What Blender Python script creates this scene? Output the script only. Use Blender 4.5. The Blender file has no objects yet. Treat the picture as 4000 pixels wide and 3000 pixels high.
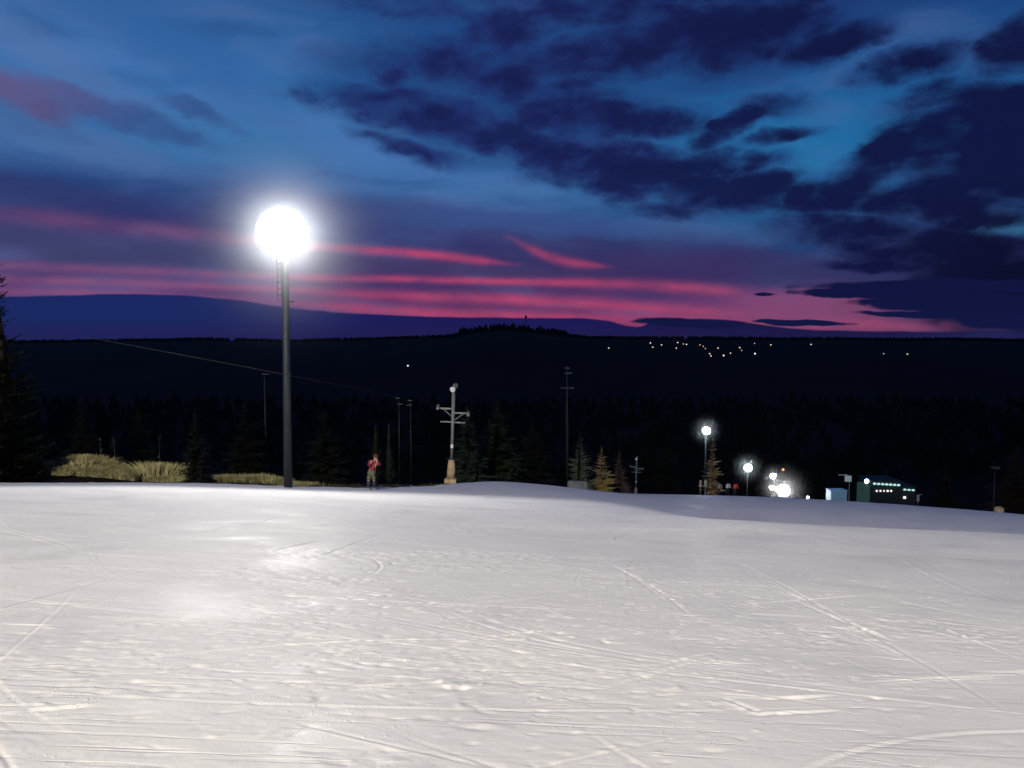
import bpy, bmesh, math, random
import numpy as np
from mathutils import Vector, Matrix
random.seed(5); rng = np.random.default_rng(5)
PI = math.pi
C = bpy.context.scene.collection
sc = bpy.context.scene

# ------------------------------------------------------------ camera
F = 773.0; PITCH = math.atan(48 / F); EYE = 1.6; K = 1024 / 2212
cam_d = bpy.data.cameras.new("camera"); cam = bpy.data.objects.new("camera", cam_d); C.objects.link(cam)
cam.location = (0, 0, EYE); cam.rotation_euler = (PI / 2 - PITCH, 0, 0)
cam_d.sensor_width = 36; cam_d.lens = 36 * F / 1024
cam_d.clip_start = .1; cam_d.clip_end = 20000
sc.camera = cam

def ray(x, y):
    """direction with unit forward component for a spot of the photo (2212 wide)"""
    u = (x * K - 512) / F; v = (384 - y * K) / F
    fy = math.cos(PITCH) + v * math.sin(PITCH); fz = -math.sin(PITCH) + v * math.cos(PITCH)
    return u / fy, fz / fy
def at(x, y, d):
    a, b = ray(x, y); return Vector((a * d, d, EYE + b * d))
def azel(x, y):
    a, b = ray(x, y); az = math.degrees(math.atan(a)); el = math.degrees(math.atan(b / math.hypot(1, a)))
    return az, el

# ------------------------------------------------------------ colour management
sc.view_settings.view_transform = 'Standard'; sc.view_settings.look = 'None'
sc.view_settings.exposure = 0; sc.view_settings.gamma = 1
sc.cycles.use_denoising = True
sc.cycles.max_bounces = 4; sc.cycles.adaptive_threshold = .035; sc.cycles.volume_max_steps = 48; sc.cycles.volume_bounces = 0; sc.cycles.sample_clamp_indirect = 3
def lin(c):
    return tuple((v / 255 / 12.92) if v / 255 < .04045 else ((v / 255 + .055) / 1.055) ** 2.4 for v in c[:3]) + (1.0,)

# ------------------------------------------------------------ dusk sky
world = bpy.data.worlds.new("World"); sc.world = world; world.use_nodes = True
class NB:
    def __init__(s, nt): s.nt = nt; nt.nodes.clear()
    def n(s, t, **kw):
        o = s.nt.nodes.new(t)
        for k, v in kw.items(): setattr(o, k, v)
        return o
    def put(s, sock, v):
        if isinstance(v, bpy.types.NodeSocket): s.nt.links.new(v, sock)
        else: sock.default_value = v
    def m(s, op, a, b=None, c=None, clamp=False):
        o = s.n('ShaderNodeMath', operation=op); o.use_clamp = clamp
        s.put(o.inputs[0], a)
        if b is not None: s.put(o.inputs[1], b)
        if c is not None: s.put(o.inputs[2], c)
        return o.outputs[0]
    def ss(s, v, lo, hi, a=0., b=1.):
        o = s.n('ShaderNodeMapRange', interpolation_type='SMOOTHSTEP')
        s.put(o.inputs[0], v); o.inputs[1].default_value = lo; o.inputs[2].default_value = hi
        o.inputs[3].default_value = a; o.inputs[4].default_value = b
        return o.outputs[0]
    def mix(s, f, a, b):
        o = s.n('ShaderNodeMix', data_type='RGBA'); s.put(o.inputs[0], f); s.put(o.inputs[6], a); s.put(o.inputs[7], b)
        return o.outputs[2]
    def ramp(s, f, stops, interp='LINEAR'):
        o = s.n('ShaderNodeValToRGB'); o.color_ramp.interpolation = interp
        e = o.color_ramp.elements
        while len(e) > 1: e.remove(e[-1])
        e[0].position, e[0].color = stops[0][0], stops[0][1]
        for p, c in stops[1:]:
            k = e.new(p); k.color = c
        s.put(o.inputs[0], f); return o.outputs[0]
    def curve(s, x, pts, x0, x1, y0, y1):
        """piecewise smooth function of x through pts"""
        t = s.m('DIVIDE', s.m('SUBTRACT', x, x0), x1 - x0, clamp=True)
        o = s.n('ShaderNodeFloatCurve'); c = o.mapping.curves[0]
        P = [((px - x0) / (x1 - x0), (py - y0) / (y1 - y0)) for px, py in pts]
        c.points[0].location = P[0]; c.points[1].location = P[-1]
        for p in P[1:-1]: c.points.new(*p)
        o.mapping.extend = 'HORIZONTAL'; o.mapping.update()
        s.put(o.inputs['Value'], t)
        return s.m('MULTIPLY_ADD', o.outputs[0], y1 - y0, y0)
    def noise(s, vec, scale, detail=5, rough=.55, dist=0., dims='3D'):
        o = s.n('ShaderNodeTexNoise', noise_dimensions=dims); s.put(o.inputs['Vector'], vec)
        o.inputs['Scale'].default_value = scale; o.inputs['Detail'].default_value = detail
        o.inputs['Roughness'].default_value = rough; o.inputs['Distortion'].default_value = dist
        return o
w = NB(world.node_tree)
tc = w.n('ShaderNodeTexCoord'); sx = w.n('ShaderNodeSeparateXYZ'); w.put(sx.inputs[0], tc.outputs['Generated'])
AZ = w.m('MULTIPLY', w.m('ARCTAN2', sx.outputs[0], sx.outputs[1]), 180 / PI)
EL = w.m('MULTIPLY', w.m('ARCSINE', sx.outputs[2]), 180 / PI)
def comb(x, y, z=0.):
    o = w.n('ShaderNodeCombineXYZ'); w.put(o.inputs[0], x); w.put(o.inputs[1], y); w.put(o.inputs[2], z); return o.outputs[0]
AE = comb(AZ, EL)
# noise used to fray every edge: stretched along the horizon
NV = comb(w.m('MULTIPLY', AZ, .55), EL)
nw = w.noise(NV, .33, 7, .6)
wsep = w.n('ShaderNodeSeparateColor'); w.put(wsep.inputs[0], nw.outputs['Color'])
def warped(kx, ky):
    """az, el pushed about by the noise (centre of the push is added in blob())"""
    o = w.n('ShaderNodeVectorMath', operation='MULTIPLY_ADD'); w.put(o.inputs[0], nw.outputs['Color']); o.inputs[1].default_value = (kx, ky, 0); w.put(o.inputs[2], AE)
    WARP[o.outputs[0]] = (kx / 2, ky / 2); return o.outputs[0]
WARP = {}
WP = warped(5., 2.4)
nd = w.noise(NV, .52, 8, .56, .25).outputs['Fac']
nsoft = w.noise(comb(w.m('MULTIPLY', AZ, .12), w.m('MULTIPLY', EL, .42)), 1.0, 4, .5, .4).outputs['Fac']
def e_of(y, x=1106): return azel(x, y)[1]
E0, E1 = -2., 90.
def ramp_at(x, stops):
    r = [((e_of(y, x) - 0) / 30., lin(c)) for y, c in stops]
    r.sort(key=lambda t: t[0]); return w.ramp(w.m('DIVIDE', EL, 30., clamp=True), [(max(0, min(1, a)), b) for a, b in r])
cl = ramp_at(200, [(0, (56, 98, 156)), (120, (64, 112, 172)), (220, (58, 110, 168)), (330, (58, 100, 156)), (400, (44, 68, 122)), (470, (58, 58, 108)), (540, (70, 72, 118)), (600, (82, 62, 112)), (640, (100, 66, 118)), (725, (60, 45, 95))])
cm = ramp_at(1000, [(0, (34, 84, 142)), (200, (40, 100, 158)), (330, (60, 112, 172)), (420, (64, 106, 162)), (480, (50, 68, 124)), (540, (52, 52, 104)), (620, (72, 48, 98)), (690, (98, 50, 96)), (725, (60, 40, 90))])
cr = ramp_at(1750, [(0, (30, 62, 122)), (150, (32, 84, 142)), (300, (32, 104, 160)), (400, (34, 108, 160)), (480, (42, 88, 140)), (530, (38, 66, 116)), (590, (46, 46, 96)), (650, (110, 62, 112)), (700, (128, 60, 102)), (725, (60, 36, 80))])
aL, aM, aR = azel(200, 400)[0], azel(1000, 400)[0], azel(1750, 400)[0]
base = w.mix(w.ss(AZ, aL, aM), cl, cm); base = w.mix(w.ss(AZ, aM, aR), base, cr)
# slow unevenness of the high veil
base = w.mix(w.ss(nsoft, .42, .72, 0, .35), base, lin((86, 112, 168)))
base = w.mix(w.ss(nsoft, .5, .28, 0, .35), base, lin((26, 54, 112)))
FX = K / F * 180 / PI
def blob(P, x, y, rx, ry, rot=0.):
    az, el = azel(x, y); cs = math.cos(math.radians(az)); az += WARP[P][0]; el += WARP[P][1]
    o = w.n('ShaderNodeMapping', vector_type='TEXTURE'); w.put(o.inputs[0], P)
    o.inputs[1].default_value = (az, el, 0); o.inputs[2].default_value = (0, 0, math.radians(-rot))
    o.inputs[3].default_value = (1.12 * rx * FX * cs * cs, 1.12 * ry * FX * cs, 1e8)
    l = w.n('ShaderNodeVectorMath', operation='DOT_PRODUCT'); w.put(l.inputs[0], o.outputs[0]); w.put(l.inputs[1], o.outputs[0])
    return l.outputs['Value']
def serial(P, v):
    """same position, but made to wait for v (keeps the shader compiler's working set small)"""
    s_ = w.n('ShaderNodeSeparateXYZ'); w.put(s_.inputs[0], P); o = comb(s_.outputs[0], s_.outputs[1], v); WARP[o] = WARP[P]; return o
NT = [0]
def tint(base, x, y, rx, ry, rot, col, amt, P=None):
    global WP
    d = blob(P or WP, x, y, rx, ry, rot); f = w.ss(d, 1.6, 0, 0, amt); NT[0] += 1
    if NT[0] % 5 == 0 and P is None: WP = serial(WP, f)
    return w.mix(f, base, lin(col))
for t in [(150, 300, 300, 30, 9, (78, 112, 165), .5), (100, 120, 260, 45, 24, (84, 116, 172), .55), (330, 60, 260, 60, 24, (44, 96, 156), .6),
          (500, 310, 200, 40, 3, (60, 116, 170), .6), (1300, 560, 330, 60, 4, (52, 50, 98), .7), (1500, 590, 300, 45, 2, (58, 44, 94), .7),
          (870, 470, 300, 40, 4, (58, 66, 118), .7), (300, 545, 420, 26, 3, (58, 62, 104), .75), (900, 575, 360, 16, 2, (66, 56, 100), .7), (1100, 225, 330, 120, 8, (30, 60, 118), .65), (1450, 120, 330, 80, -4, (28, 52, 108), .55), (2150, 420, 260, 200, 0, (18, 34, 80), .4), (2150, 620, 300, 110, 0, (16, 22, 58), .9), (120, 430, 260, 42, 6, (44, 52, 104), .7), (1820, 590, 220, 40, 4, (48, 56, 100), .5),
          (1130, 480, 280, 24, 3, (56, 84, 140), .6), (1700, 330, 260, 80, 0, (34, 108, 160), .5), (1250, 170, 260, 60, 0, (34, 84, 142), .6),
          (900, 40, 300, 60, 20, (34, 72, 132), .5), (760, 300, 120, 60, 10, (74, 120, 178), .4), (2180, 480, 110, 22, 0, (56, 120, 160), .6)]:
    base = tint(base, *t)
# pink streaks: centre line, half width and strength run along the horizon
def streak(base, pts, wid, amp, col, fray=.25):
    xs = [azel(x, y)[0] for x, y in pts]; es = [azel(x, y)[1] for x, y in pts]
    c = w.curve(AZ, list(zip(xs, es)), -40, 40, -1, 12)
    wd = w.curve(AZ, [(azel(x, 600)[0], v * FX) for x, v in wid], -40, 40, 0, 2)
    am = w.curve(AZ, [(azel(x, 600)[0], v) for x, v in amp], -40, 40, 0, 1)
    e = w.m('ADD', EL, w.m('MULTIPLY', w.m('SUBTRACT', wsep.outputs[2], .5), fray * 2))
    d = w.m('DIVIDE', w.m('SUBTRACT', e, c), w.m('MULTIPLY', wd, w.ss(EL, .5, 6, .78, .95)))
    g = w.m('EXPONENT', w.m('MULTIPLY', w.m('MULTIPLY', d, d), -1.))
    g = w.m('MULTIPLY', g, w.m('MULTIPLY', w.m('MULTIPLY', am, w.ss(AZ, azel(600, 600)[0], azel(900, 600)[0], .72, .97)), w.m('MULTIPLY', w.ss(nsoft, .3, .6, .6, 1.), w.ss(nd, .3, .62, .62, 1.08))), clamp=True)
    return w.mix(g, base, col if isinstance(col, bpy.types.NodeSocket) else lin(col))
pinkL, pinkR = lin((150, 84, 122)), lin((182, 70, 110))
PK = w.mix(w.ss(AZ, azel(300, 600)[0], azel(900, 600)[0]), pinkL, pinkR)
PK = w.mix(w.ss(AZ, azel(1250, 600)[0], azel(1750, 600)[0]), PK, lin((156, 76, 112)))
base = streak(base, [(0, 466), (300, 492), (600, 528), (850, 544), (1115, 570), (1300, 590)], [(0, 17), (500, 14), (800, 10), (1000, 9), (1130, 4), (1300, 4)], [(0, .38), (450, .55), (700, .6), (860, .9), (1040, .85), (1150, 0), (2212, 0)], PK)
base = streak(base, [(1100, 510), (1160, 545), (1220, 566), (1300, 576), (1400, 580)], [(1100, 5), (1200, 10), (1320, 5), (1400, 3)], [(1080, 0), (1140, .35), (1180, .75), (1280, .7), (1340, 0), (2212, 0)], PK)
base = streak(base, [(0, 574), (300, 585), (600, 598), (900, 604), (1200, 610), (1450, 620), (1650, 638), (1800, 650)], [(0, 9), (600, 9), (1000, 8), (1500, 14), (1700, 16)], [(0, .6), (500, .8), (900, .95), (1500, .85), (1600, .5), (1720, .0), (2212, 0)], PK, .15)
base = streak(base, [(0, 604), (300, 612), (600, 625), (900, 640), (1200, 652), (1450, 668), (1700, 684), (2000, 700)], [(0, 9), (600, 11), (1100, 14), (1500, 14), (2000, 10)], [(0, .8), (600, .8), (900, .75), (1200, .95), (1500, .85), (1700, .6), (1900, .5), (2212, .2)], PK, .15)
base = streak(base, [(0, 630), (200, 634), (500, 645), (800, 668), (1000, 680), (1300, 690), (1700, 702), (2050, 706), (2212, 708)], [(0, 9), (600, 12), (1000, 15), (2212, 13)], [(0, .8), (250, .75), (500, .45), (800, .85), (1300, .9), (1800, .8), (2020, .75), (2100, .2), (2212, 0)], PK, .12)
base = tint(base, 1760, 662, 180, 32, 1, (132, 72, 116), .8); base = tint(base, 1930, 672, 120, 22, 1, (120, 66, 104), .7)
# low dark bank right above the hills
def edge(pts, soft, fray):
    c = w.curve(AZ, [azel(x, y) for x, y in pts], -40, 40, -1, 8)
    e = w.m('ADD', EL, w.m('MULTIPLY', w.m('SUBTRACT', nd, .5), fray))
    return w.ss(w.m('SUBTRACT', c, e), -soft, soft)
bank = edge([(-200, 650), (0, 642), (60, 640), (350, 636), (480, 645), (620, 664), (780, 678), (1000, 685), (1150, 687), (1250, 687), (1310, 693), (1385, 706), (1400, 696), (1480, 689), (1560, 690), (1640, 700), (1750, 712), (1900, 716), (2212, 712)], .07, .22)
bcol = w.mix(w.ss(AZ, azel(250, 680)[0], azel(1000, 680)[0]), lin((26, 40, 98)), lin((26, 24, 84)))
bcol = w.mix(w.ss(AZ, azel(1200, 680)[0], azel(1600, 680)[0]), bcol, lin((18, 20, 66)))
bcol = w.mix(w.ss(EL, 1.2, .1, 0, .5), bcol, lin((36, 26, 74)))
base = w.mix(bank, base, bcol)
# dark broken cloud field
def field(P, lst):
    acc = None
    for i, (x, y, rx, ry, rot, wt) in enumerate(lst):
        if i % 7 == 6: P = serial(P, acc)
        v = w.m('MULTIPLY_ADD', blob(P, x, y, rx, ry, rot), -wt, wt)
        acc = v if acc is None else w.m('MAXIMUM', acc, v)
    return w.m('MAXIMUM', acc, -1.3)
clouds = [(1105, 55, 85, 45, 0, .9), (1095, 180, 75, 45, 0, .85), (848, 168, 36, 20, 10, .7), (900, 240, 180, 34, 6, .75), (1030, 285, 130, 36, 8, .9),
 (1350, 110, 220, 48, -8, .95), (1590, 60, 190, 70, 0, .95), (1180, 230, 120, 40, 0, .5), (1310, 258, 190, 34, 3, .95), (1170, 320, 120, 34, 14, 1.), (1290, 355, 190, 52, 10, 1.15),
 (1410, 375, 150, 50, 4, 1.1), (1510, 348, 90, 28, -4, 1.), (1580, 415, 140, 40, 0, 1.15), (1590, 268, 95, 24, -24, .9), (1790, 100, 100, 26, -8, .85),
 (1985, 140, 105, 30, -6, .9), (2200, 90, 70, 45, -20, .9), (2160, 300, 240, 110, 10, 1.3), (1900, 350, 150, 42, -32, 1.), (2120, 400, 170, 42, 0, 1.),
 (1790, 425, 110, 34, -8, .9), (2010, 432, 180, 36, 4, 1.05), (1830, 495, 150, 34, 6, 1.), (2060, 540, 210, 46, 5, 1.15), (2180, 610, 230, 90, 0, 1.2),
 (1950, 570, 140, 16, 2, .7), (1640, 350, 60, 20, 0, .6), (1240, 195, 50, 16, 0, .5), (1000, 130, 170, 34, -5, .45), (1660, 230, 60, 18, 0, .4),
 (900, 322, 90, 15, 14, .5), (1690, 292, 60, 12, -5, .5), (1600, -10, 620, 40, 0, .6), (1480, 455, 60, 10, 5, .2), (2120, 470, 90, 20, 0, .8)]
Fd = field(WP, clouds)
dens = w.m('ADD', Fd, w.m('MULTIPLY', w.m('SUBTRACT', nd, .5), 3.2))
cm1 = w.ss(dens, -.45, .85, 0, .96)
thin = w.ss(w.m('ADD', Fd, w.m('MULTIPLY', w.m('SUBTRACT', nsoft, .5), 2.6)), -1.25, .6, 0, .66)
ccol = w.mix(w.ss(AZ, azel(900, 300)[0], azel(2000, 300)[0]), lin((30, 40, 96)), lin((15, 20, 62)))
ccol = w.mix(w.ss(dens, .3, 1.4, 0, .7), ccol, lin((15, 20, 62)))
ccol = w.mix(w.m('MULTIPLY', w.ss(AZ, azel(1750, 500)[0], azel(2212, 500)[0]), w.ss(EL, 11., 4.)), ccol, lin((10, 12, 40)))
thc = w.mix(w.ss(EL, 6, 12), lin((40, 44, 92)), lin((28, 54, 112)))
base = w.mix(thin, base, thc)
base = w.mix(cm1, base, ccol)
# thin low wisps, less warped
HP = warped(5., .9)
F2 = field(HP, [(2020, 618, 290, 14, 1, .9), (1900, 635, 180, 13, 2, 1.2), (2080, 655, 230, 20, 1, 1.3), (2020, 681, 170, 7, 2, 1.), (1730, 697, 95, 7, 4, 1.1), (1480, 697, 110, 9, 2, 1.), (1655, 637, 26, 4, 2, .9), (2180, 690, 110, 20, 0, 1.)])
d2 = w.m('ADD', F2, w.m('MULTIPLY', w.m('SUBTRACT', nd, .5), 1.3))
base = w.mix(w.ss(d2, -.1, .4), base, lin((16, 20, 62)))
# reddish grey band on the left
F3 = field(WP, [(40, 205, 130, 30, 14, 1.), (230, 240, 200, 24, 12, .9), (360, 268, 70, 16, 20, .6), (440, 250, 75, 13, 22, .5)])
m3 = w.ss(w.m('ADD', F3, w.m('MULTIPLY', w.m('SUBTRACT', nd, .5), 2.4)), -.6, .9, 0, .68)
c3 = w.mix(w.ss(AZ, azel(20, 200)[0], azel(330, 250)[0]), lin((100, 76, 120)), lin((48, 72, 128)))
base = w.mix(m3, base, c3)
# behind and overhead: plain dim dusk
back = w.mix(w.ss(EL, 0, 60), lin((40, 50, 100)), lin((22, 56, 110)))
rest = w.m('MAXIMUM', w.ss(w.m('ABSOLUTE', AZ), 42, 60), w.ss(EL, 27, 45))
base = w.mix(rest, base, back)
base = w.mix(w.ss(EL, -.3, -1.5), base, lin((8, 9, 20)))
bg = w.n('ShaderNodeBackground'); w.put(bg.inputs[0], base); bg.inputs[1].default_value = 1.0
wo = w.n('ShaderNodeOutputWorld'); w.nt.links.new(bg.outputs[0], wo.inputs[0])
world.cycles.sampling_method = 'MANUAL'; world.cycles.sample_map_resolution = 256

# ------------------------------------------------------------ helpers
def tag(o, label=None, cat=None, group=None, kind=None):
    for k, v in (('label', label), ('category', cat), ('group', group), ('kind', kind)):
        if v: o[k] = v
    return o
def mat(name, col, rough=.6, metal=0., var=.15, scale=6., emit=None, strength=0., bump=0., spec=.5):
    m = bpy.data.materials.new(name); m.use_nodes = True; b = NB(m.node_tree)
    p = b.n('ShaderNodeBsdfPrincipled'); o = b.n('ShaderNodeOutputMaterial'); b.nt.links.new(p.outputs[0], o.inputs[0])
    t = b.n('ShaderNodeTexCoord'); nz = b.noise(t.outputs['Object'], scale, 4)
    c1 = tuple(min(1, v * (1 + var)) for v in col[:3]) + (1,); c2 = tuple(v * (1 - var) for v in col[:3]) + (1,)
    b.put(p.inputs['Base Color'], b.mix(b.ss(nz.outputs['Fac'], .3, .7), c2, c1))
    p.inputs['Roughness'].default_value = rough; p.inputs['Metallic'].default_value = metal
    p.inputs['Specular IOR Level'].default_value = spec
    if emit: p.inputs['Emission Color'].default_value = tuple(emit[:3]) + (1,); p.inputs['Emission Strength'].default_value = strength
    if bump:
        bn = b.n('ShaderNodeBump'); bn.inputs['Strength'].default_value = bump; b.put(bn.inputs['Height'], nz.outputs['Fac']); b.put(p.inputs['Normal'], bn.outputs[0])
    return m
class MB:
    def __init__(s): s.v = []; s.f = []; s.mi = []
    def add(s, vs, fs, mi=0):
        k = len(s.v); s.v += [tuple(v) for v in vs]; s.f += [tuple(i + k for i in f) for f in fs]; s.mi += [mi] * len(fs); return s
    def box(s, c, size, rot=None, mi=0):
        c = Vector(c); h = Vector(size) / 2; R = rot or Matrix.Identity(3)
        vs = [c + R @ Vector((x * h.x, y * h.y, z * h.z)) for x in (-1, 1) for y in (-1, 1) for z in (-1, 1)]
        return s.add(vs, [(0, 1, 3, 2), (4, 6, 7, 5), (0, 4, 5, 1), (2, 3, 7, 6), (0, 2, 6, 4), (1, 5, 7, 3)], mi)
    def tube(s, a, b, r0, r1=None, n=12, cap=True, mi=0):
        return s.path([a, b], [r0, r0 if r1 is None else r1], n, cap, mi)
    def path(s, pts, rs, n=10, cap=True, mi=0):
        pts = [Vector(p) for p in pts]; vs = []
        for i, p in enumerate(pts):
            d = (pts[min(i + 1, len(pts) - 1)] - pts[max(i - 1, 0)]).normalized()
            a = Vector((0, 0, 1)) if abs(d.z) < .9 else Vector((0, 1, 0))
            u = d.cross(a).normalized(); q = d.cross(u)
            for k in range(n):
                t = 2 * PI * k / n; vs.append(p + (u * math.cos(t) + q * math.sin(t)) * rs[i])
        fs = [(i * n + k, i * n + (k + 1) % n, (i + 1) * n + (k + 1) % n, (i + 1) * n + k) for i in range(len(pts) - 1) for k in range(n)]
        if cap: fs += [tuple(range(n)), tuple(range((len(pts) - 1) * n, len(pts) * n))]
        return s.add(vs, fs, mi)
    def lathe(s, o, axis, prof, n=20, mi=0):
        """prof: (radius, along) pairs round axis"""
        o = Vector(o); d = Vector(axis).normalized(); return s.path_fixed(o, d, prof, n, mi)
    def path_fixed(s, o, d, prof, n, mi):
        a = Vector((0, 0, 1)) if abs(d.z) < .9 else Vector((0, 1, 0)); u = d.cross(a).normalized(); q = d.cross(u); vs = []
        for r, t in prof:
            for k in range(n):
                g = 2 * PI * k / n; vs.append(o + d * t + (u * math.cos(g) + q * math.sin(g)) * r)
        fs = [(i * n + k, i * n + (k + 1) % n, (i + 1) * n + (k + 1) % n, (i + 1) * n + k) for i in range(len(prof) - 1) for k in range(n)]
        fs += [tuple(range(n)), tuple(range((len(prof) - 1) * n, len(prof) * n))]
        return s.add(vs, fs, mi)
    def build(s, name, mats, parent=None, smooth=False, bevel=0., loc=(0, 0, 0)):
        me = bpy.data.meshes.new(name); me.from_pydata(s.v, [], s.f)
        for m_ in (mats if isinstance(mats, (list, tuple)) else [mats]): me.materials.append(m_)
        me.polygons.foreach_set('material_index', s.mi)
        bm = bmesh.new(); bm.from_mesh(me); bmesh.ops.recalc_face_normals(bm, faces=bm.faces); bm.to_mesh(me); bm.free()
        if smooth:
            me.polygons.foreach_set('use_smooth', [len(p.vertices) == 4 for p in me.polygons])
        o = bpy.data.objects.new(name, me); C.objects.link(o); o.location = loc
        if parent: o.parent = parent
        if bevel:
            b = o.modifiers.new('bevel', 'BEVEL'); b.width = bevel; b.segments = 2; b.limit_method = 'ANGLE'
        return o
def empty(name, loc, rz=0., rot=None):
    o = bpy.data.objects.new(name, None); C.objects.link(o); o.location = loc
    o.rotation_euler = rot or (0, 0, rz); return o
def copy_tree(o, parent=None):
    c = o.copy(); C.objects.link(c)
    if parent: c.parent = parent
    for ch in [x for x in o.children]: copy_tree(ch, c)
    return c

# ------------------------------------------------------------ terrain functions
def sstep(a, b, x):
    t = np.clip((x - a) / (b - a), 0, 1); return t * t * (3 - 2 * t)
_perm = rng.random((256, 256))
def vnoise(x, y):
    xi = np.floor(x).astype(int); yi = np.floor(y).astype(int); fx = x - xi; fy = y - yi
    fx = fx * fx * (3 - 2 * fx); fy = fy * fy * (3 - 2 * fy)
    g = lambda i, j: _perm[i & 255, j & 255]
    return (g(xi, yi) * (1 - fx) + g(xi + 1, yi) * fx) * (1 - fy) + (g(xi, yi + 1) * (1 - fx) + g(xi + 1, yi + 1) * fx) * fy
def fbm(x, y, o=4):
    s = 0; a = .5; t = 0
    for i in range(o):
        s = s + a * vnoise(x + 17.3 * i, y + 9.1 * i); t += a; a *= .5; x = x * 2.03; y = y * 2.03
    return s / t - .5
Cs, Ks = .173, .044
_hx = np.array([-2.5, -.66, -.55, -.4, -.28, -.18, -.08, -.05, -.02, .01, .05, .1, .3, .5, .66, 2.5])
_hy = np.array([732, 735, 732, 728, 732, 727, 722, 712, 706, 707, 716, 724, 727, 727, 731, 735.])
def base(x, y):
    x = np.asarray(x, float); y = np.asarray(y, float)
    yc = np.maximum(y, -60)
    z = -(Cs * yc + Ks * np.clip(x, -80, 120))
    z = z - np.where(yc > 50, .0006 * np.clip(yc - 50, 0, 200) ** 2, 0)
    # crest and hollow on the right
    z = z + (.22 + .1 * sstep(7, 13, x)) * np.exp(-(((y - 20) / 5) ** 2)) * sstep(2, 7, x)
    z = z - 1.15 * np.exp(-(((y - 35 + .1 * x) / 9) ** 2)) * sstep(3, 14, x)
    z = z - .5 * np.exp(-(((y - 76) / 26) ** 2)) * sstep(2, 10, x) + .4 * np.exp(-(((y - 62) / 15) ** 2 + ((x - 21) / 13) ** 2)) - .7 * sstep(30, 46, x) - .42 * sstep(-13, -27, x) * sstep(10, 30, y)
    z = z + .47 * np.exp(-(((x + 1) / 6) ** 2 + ((y - 50) / 9) ** 2))
    # grass bank on the left verge
    z = z + .9 * np.exp(-(((y - 45) / 3.2) ** 2)) * sstep(-19.5, -23.5, x) * (1 - .35 * np.exp(-((x + 31.5) / 1.6) ** 2))
    z = z + .35 * np.exp(-(((y - 43) / 2.2) ** 2)) * sstep(-11, -14, x)
    # valley and far hills
    v = sstep(140, 420, y)
    z = z * (1 - v) + (-78 + 6 * fbm(x / 160, y / 160)) * v
    u = x / np.maximum(y, 60)
    py = np.interp(u, _hx, _hy); vv = (384 - py * K) / F
    tz = (-math.sin(PITCH) + vv * math.cos(PITCH)) / (math.cos(PITCH) + vv * math.sin(PITCH))
    top = EYE + tz * 2000 - 9
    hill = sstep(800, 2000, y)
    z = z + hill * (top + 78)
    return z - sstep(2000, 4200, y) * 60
def gz(x, y): return float(base(x, y))
_bx = np.array([-90, -40, -26, -16, -8, -4.8, -2.8, 0, 4, 9, 16, 25, 40]); _by = np.array([37, 37.4, 37.8, 38.8, 40.2, 44.5, 48.7, 55, 63, 82, 112, 150, 190])
def inside(x, y):
    """positive inside the piste, in metres from its edge"""
    return np.interp(x, _bx, _by) - y

# ------------------------------------------------------------ ground sheet (dark turf, valley, hills)
def grid_mesh(name, X, Y, Z, m):
    nr, nc = X.shape
    me = bpy.data.meshes.new(name); me.vertices.add(nr * nc)
    me.vertices.foreach_set('co', np.stack([X, Y, Z], -1).astype(np.float32).ravel())
    i = np.arange(nr * nc).reshape(nr, nc)
    q = np.stack([i[:-1, :-1], i[:-1, 1:], i[1:, 1:], i[1:, :-1]], -1).reshape(-1, 4)
    me.loops.add(q.size); me.loops.foreach_set('vertex_index', q.ravel().astype(np.int32))
    me.polygons.add(len(q)); me.polygons.foreach_set('loop_start', (np.arange(len(q)) * 4).astype(np.int32))
    me.polygons.foreach_set('loop_total', np.full(len(q), 4, np.int32)) if False else None
    me.update(calc_edges=True); me.polygons.foreach_set('use_smooth', np.ones(len(q), bool))
    me.materials.append(m); o = bpy.data.objects.new(name, me); C.objects.link(o); return o
def turf_mat():
    m = bpy.data.materials.new('turf'); m.use_nodes = True; b = NB(m.node_tree)
    p = b.n('ShaderNodeBsdfPrincipled'); o = b.n('ShaderNodeOutputMaterial'); b.nt.links.new(p.outputs[0], o.inputs[0])
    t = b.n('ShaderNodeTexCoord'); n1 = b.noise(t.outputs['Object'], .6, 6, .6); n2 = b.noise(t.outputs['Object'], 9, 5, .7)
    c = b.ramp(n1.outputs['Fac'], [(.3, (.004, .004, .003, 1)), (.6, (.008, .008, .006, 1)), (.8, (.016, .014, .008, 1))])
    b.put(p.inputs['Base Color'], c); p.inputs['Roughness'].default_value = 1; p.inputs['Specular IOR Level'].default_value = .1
    bn = b.n('ShaderNodeBump'); bn.inputs['Strength'].default_value = .8; bn.inputs['Distance'].default_value = .1; b.put(bn.inputs['Height'], n2.outputs['Fac']); b.put(p.inputs['Normal'], bn.outputs[0])
    return m
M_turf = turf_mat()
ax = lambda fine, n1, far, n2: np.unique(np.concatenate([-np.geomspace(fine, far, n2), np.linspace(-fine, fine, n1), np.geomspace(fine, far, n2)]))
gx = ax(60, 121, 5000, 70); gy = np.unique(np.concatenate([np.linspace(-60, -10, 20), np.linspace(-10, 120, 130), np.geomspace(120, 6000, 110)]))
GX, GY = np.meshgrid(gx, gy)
tag(grid_mesh('ground', GX, GY, base(GX, GY) - .02, M_turf), kind='structure')

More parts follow.
